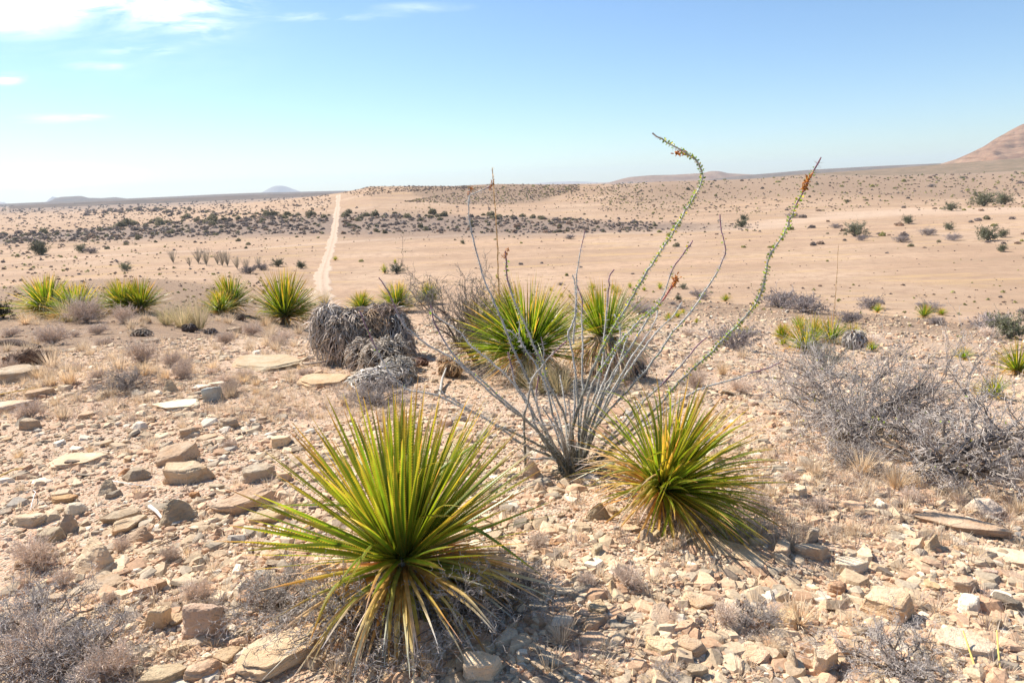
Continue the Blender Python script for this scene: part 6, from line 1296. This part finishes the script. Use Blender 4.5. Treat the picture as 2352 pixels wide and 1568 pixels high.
for (x, y, w_, k) in cand:
    if not road_clear(x, y): continue
    p, t = ground_at(x, y)
    if p is None or t > 1500: continue
    o = link('desert_bush', PB[k][rg.integers(0, 4)], None, p-[0, 0, .05]); s_ = w_*t/F; o.scale = (s_*rg.uniform(.85, 1.3), s_, s_*rg.uniform(.55, 1.0)); o.rotation_euler = (0, 0, rg.uniform(0, 6.28)); tt = rg.uniform(1.0, 1.6); o.color = (tt, tt*.98, tt*.95, 1)
    its.append((o, x, y, k))
ZB = [('high on the right slope', lambda x, y: x > 1480 and y < 487), ('on the right flat', lambda x, y: x > 1480), ('on the middle flat', lambda x, y: x > 790 and y > 542),
      ('in the brush band, upper side', lambda x, y: x > 775 and y < 515), ('in the brush band right of road', lambda x, y: x > 775), ('beyond the brush band left of road', lambda x, y: y < 498),
      ('on the flat left of road', lambda x, y: y > np.interp(x, BX, BY)+20), ('in the brush band left of road', lambda x, y: True)]
autolabel(its, 'bush', ZB, 'bush', 'bushes of the valley floor')
# ocotillos standing in a row on the spur, left of the road
def small_oco(seed, n):
    rg = np.random.default_rng(seed); a = rg.uniform(0, 6.28, n); sp_ = rg.uniform(.05, .5, n); m = 6; t = np.linspace(0, 1, m)[None, :]
    L_ = rg.uniform(.7, 1.05, n)[:, None]; P = np.stack([np.cos(a)[:, None]*sp_[:, None]*t*L_, np.sin(a)[:, None]*sp_[:, None]*t*L_, t*L_], -1)+rg.normal(0, .008, (n, m, 3))*t[..., None]
    m1 = MB(); v, q = tubes(P, np.tile(np.linspace(.009, .005, m), (n, 1)), 3); m1.add(v, q, None, (.42, .37, .28)); return m1.mesh('canes', M_STEM)
OM = [small_oco(i, 46) for i in range(3)]; its = []
for i, (px, py, h) in enumerate([(398, 604, 34), (436, 612, 24), (456, 605, 40), (474, 609, 44), (511, 611, 42), (523, 611, 38), (545, 618, 34), (566, 622, 34), (595, 617, 32), (500, 608, 30)]):
    p, t = ground_at(px, py); o = link('ocotillo', OM[i % 3], None, p); s_ = .8*h*t/F; o.scale = (s_, s_, s_); o.rotation_euler = (0, 0, i*1.3); its.append((o, px, py, 'distant'))
autolabel(its, 'ocotillo with many thin upright canes', [('in the row on the spur', lambda x, y: True)], 'ocotillo', 'ocotillos in a row on the spur')
for (px, py, w_, sq, lab) in [(884, 628, 20, 1.7, 'tall yellow green yucca on the flat right of the road'), (908, 606, 12, 1.5, 'smaller yucca behind the tall one right of the road'), (770, 598, 16, 1.0, 'low yucca touching the right side of the road'),
                              (1142, 640, 12, 1.6, 'little yucca on the flat behind the tall dry stalk'), (843, 700, 14, 1.2, 'tiny yucca on the slope behind the dead trunk')]:
    o = put_sotol(protoC, px, py, w_, lab, sq, tint=1.15, cat='yucca', group='yuccas on the flat')
# countless small plants farther out: one object per cover
def scatter(name, specs, label):
    mb = MB(); lib = {k: [far_bush(900+i+len(k), 26, h_, c_) for i in range(6)] for k, (c_, h_) in {'g': (CGREEN, .5), 'y': (CYEL, .55), 'r': (CGREY, .45), 'b': (CBRN, .45)}.items()}
    for (n, fx, fy, s0, s1, kinds) in specs:
        pp = []
        for k in range(n):
            x = fx(rg.uniform()); y = fy(x, rg.uniform())
            if road_clear(x, y) and vnoise(np.float64(x)/34., np.float64(y)/9., 77) > rg.uniform(-.75, .25): pp.append((x, y))
        for x_, y_, z_, t in grounds_fast(pp):
            if not 0 < t < 8500: continue
            p = np.array([x_, y_, z_])
            v, q, C = lib[kinds[rg.integers(0, len(kinds))]][rg.integers(0, 6)]; s_ = (s0+(s1-s0)*rg.uniform()**1.8*1.25)*t/F
            a = rg.uniform(0, 6.28); ca, sa = math.cos(a), math.sin(a); vv_ = v*s_*[1, 1, .85]
            mb.add(np.stack([vv_[:, 0]*ca-vv_[:, 1]*sa, vv_[:, 0]*sa+vv_[:, 1]*ca, vv_[:, 2]], -1)+p, q, None, C*rg.uniform(.8, 1.25))
    stuff(name, mb.mesh(name, M_BUSH), label)
def uni(a, b): return lambda u: a+(b-a)*u
def patchy(x, y, k=38.): return vnoise(np.float64(x)/k, np.float64(y)/(k*.28), 77)
scatter('brushland', [
    (1700, uni(-20, 1500), lambda x, u: np.interp(x, BX, BY)+(u*2-1)*np.interp(x, BX, BH)*1.05, 5, 12, 'rrrrbg'),
    (750, uni(-20, 1750), lambda x, u: np.interp(x, BX, BY)+rg.normal(0, 1.1)*np.interp(x, BX, BH), 3, 8, 'rrbg'),
    (700, uni(0, 780), lambda x, u: np.interp(x, [0, 780], [500, 470])+u*45-x*.02, 2.5, 6, 'rrb'),
    (1100, uni(0, 760), lambda x, u: horiz(x)+6+u**1.6*34, 2.5, 6, 'rrrb'),
    (300, uni(150, 1400), lambda x, u: np.interp(x, BX, BY)-6-u**1.5*34, 3, 8, 'grrb'),
    (260, uni(200, 740), lambda x, u: np.interp(x, [170, 330, 480, 600, 720], [487, 483, 489, 495, 502])+rg.normal(0, 5), 4, 11, 'grr')], 'low grey brush filling the valley band and the far plain')
scatter('hillside_scrub', [
    (1900, uni(930, 1330), lambda x, u: 420+(np.interp(x, [930, 1051, 1153, 1240, 1330], [463, 471, 472, 458, 437])-420+rg.normal(0, 2))*u**.9 if x > 1060 else np.interp(x, [930, 1060], [463, 440])+rg.uniform(-1, 1)+u*np.interp(x, [930, 1060], [0, 31]), 2.2, 5.2, 'bbyr'),
    (260, uni(900, 1400), lambda x, u: 424+u*62, 2, 4.5, 'bbry'),
    (1100, uni(778, 1080), lambda x, u: 425+(np.interp(x, [778, 832, 927, 1036, 1080], [446, 451, 441, 438, 436])-425+rg.normal(0, 1.5))*u, 2.2, 5, 'bbr'),
    (500, uni(1300, 1480), lambda x, u: 418+u*50, 2, 5, 'yrb'),
    (2100, uni(1380, 2370), lambda x, u: np.interp(x, [1380, 1860, 2370], [420, 398, 394])+u**1.3*88, 2.2, 6, 'yyrbbg'),
    (260, uni(1380, 1700), lambda x, u: 450+u*36, 3, 6, 'yrb')], 'speckled yellow green and grey scrub on the far slopes')
scatter('slope_scrub', [
    (700, uni(-10, 700), lambda x, u: np.interp(x, [0, 700], [575, 640])+u*110, 3, 9, 'bbry'),
    (650, uni(1180, 2370), lambda x, u: 655+u*130, 3.5, 9, 'bbry'),
    (800, uni(780, 2370), lambda x, u: 470+u*190, 1.4, 4, 'bbry'), (500, uni(-10, 760), lambda x, u: 475+u*160, 1.6, 4.5, 'bbry'),
    (200, uni(-10, 740), lambda x, u: 545+u*50, 3, 7, 'bry')], 'tiny dry plants dotting the slopes and flats')
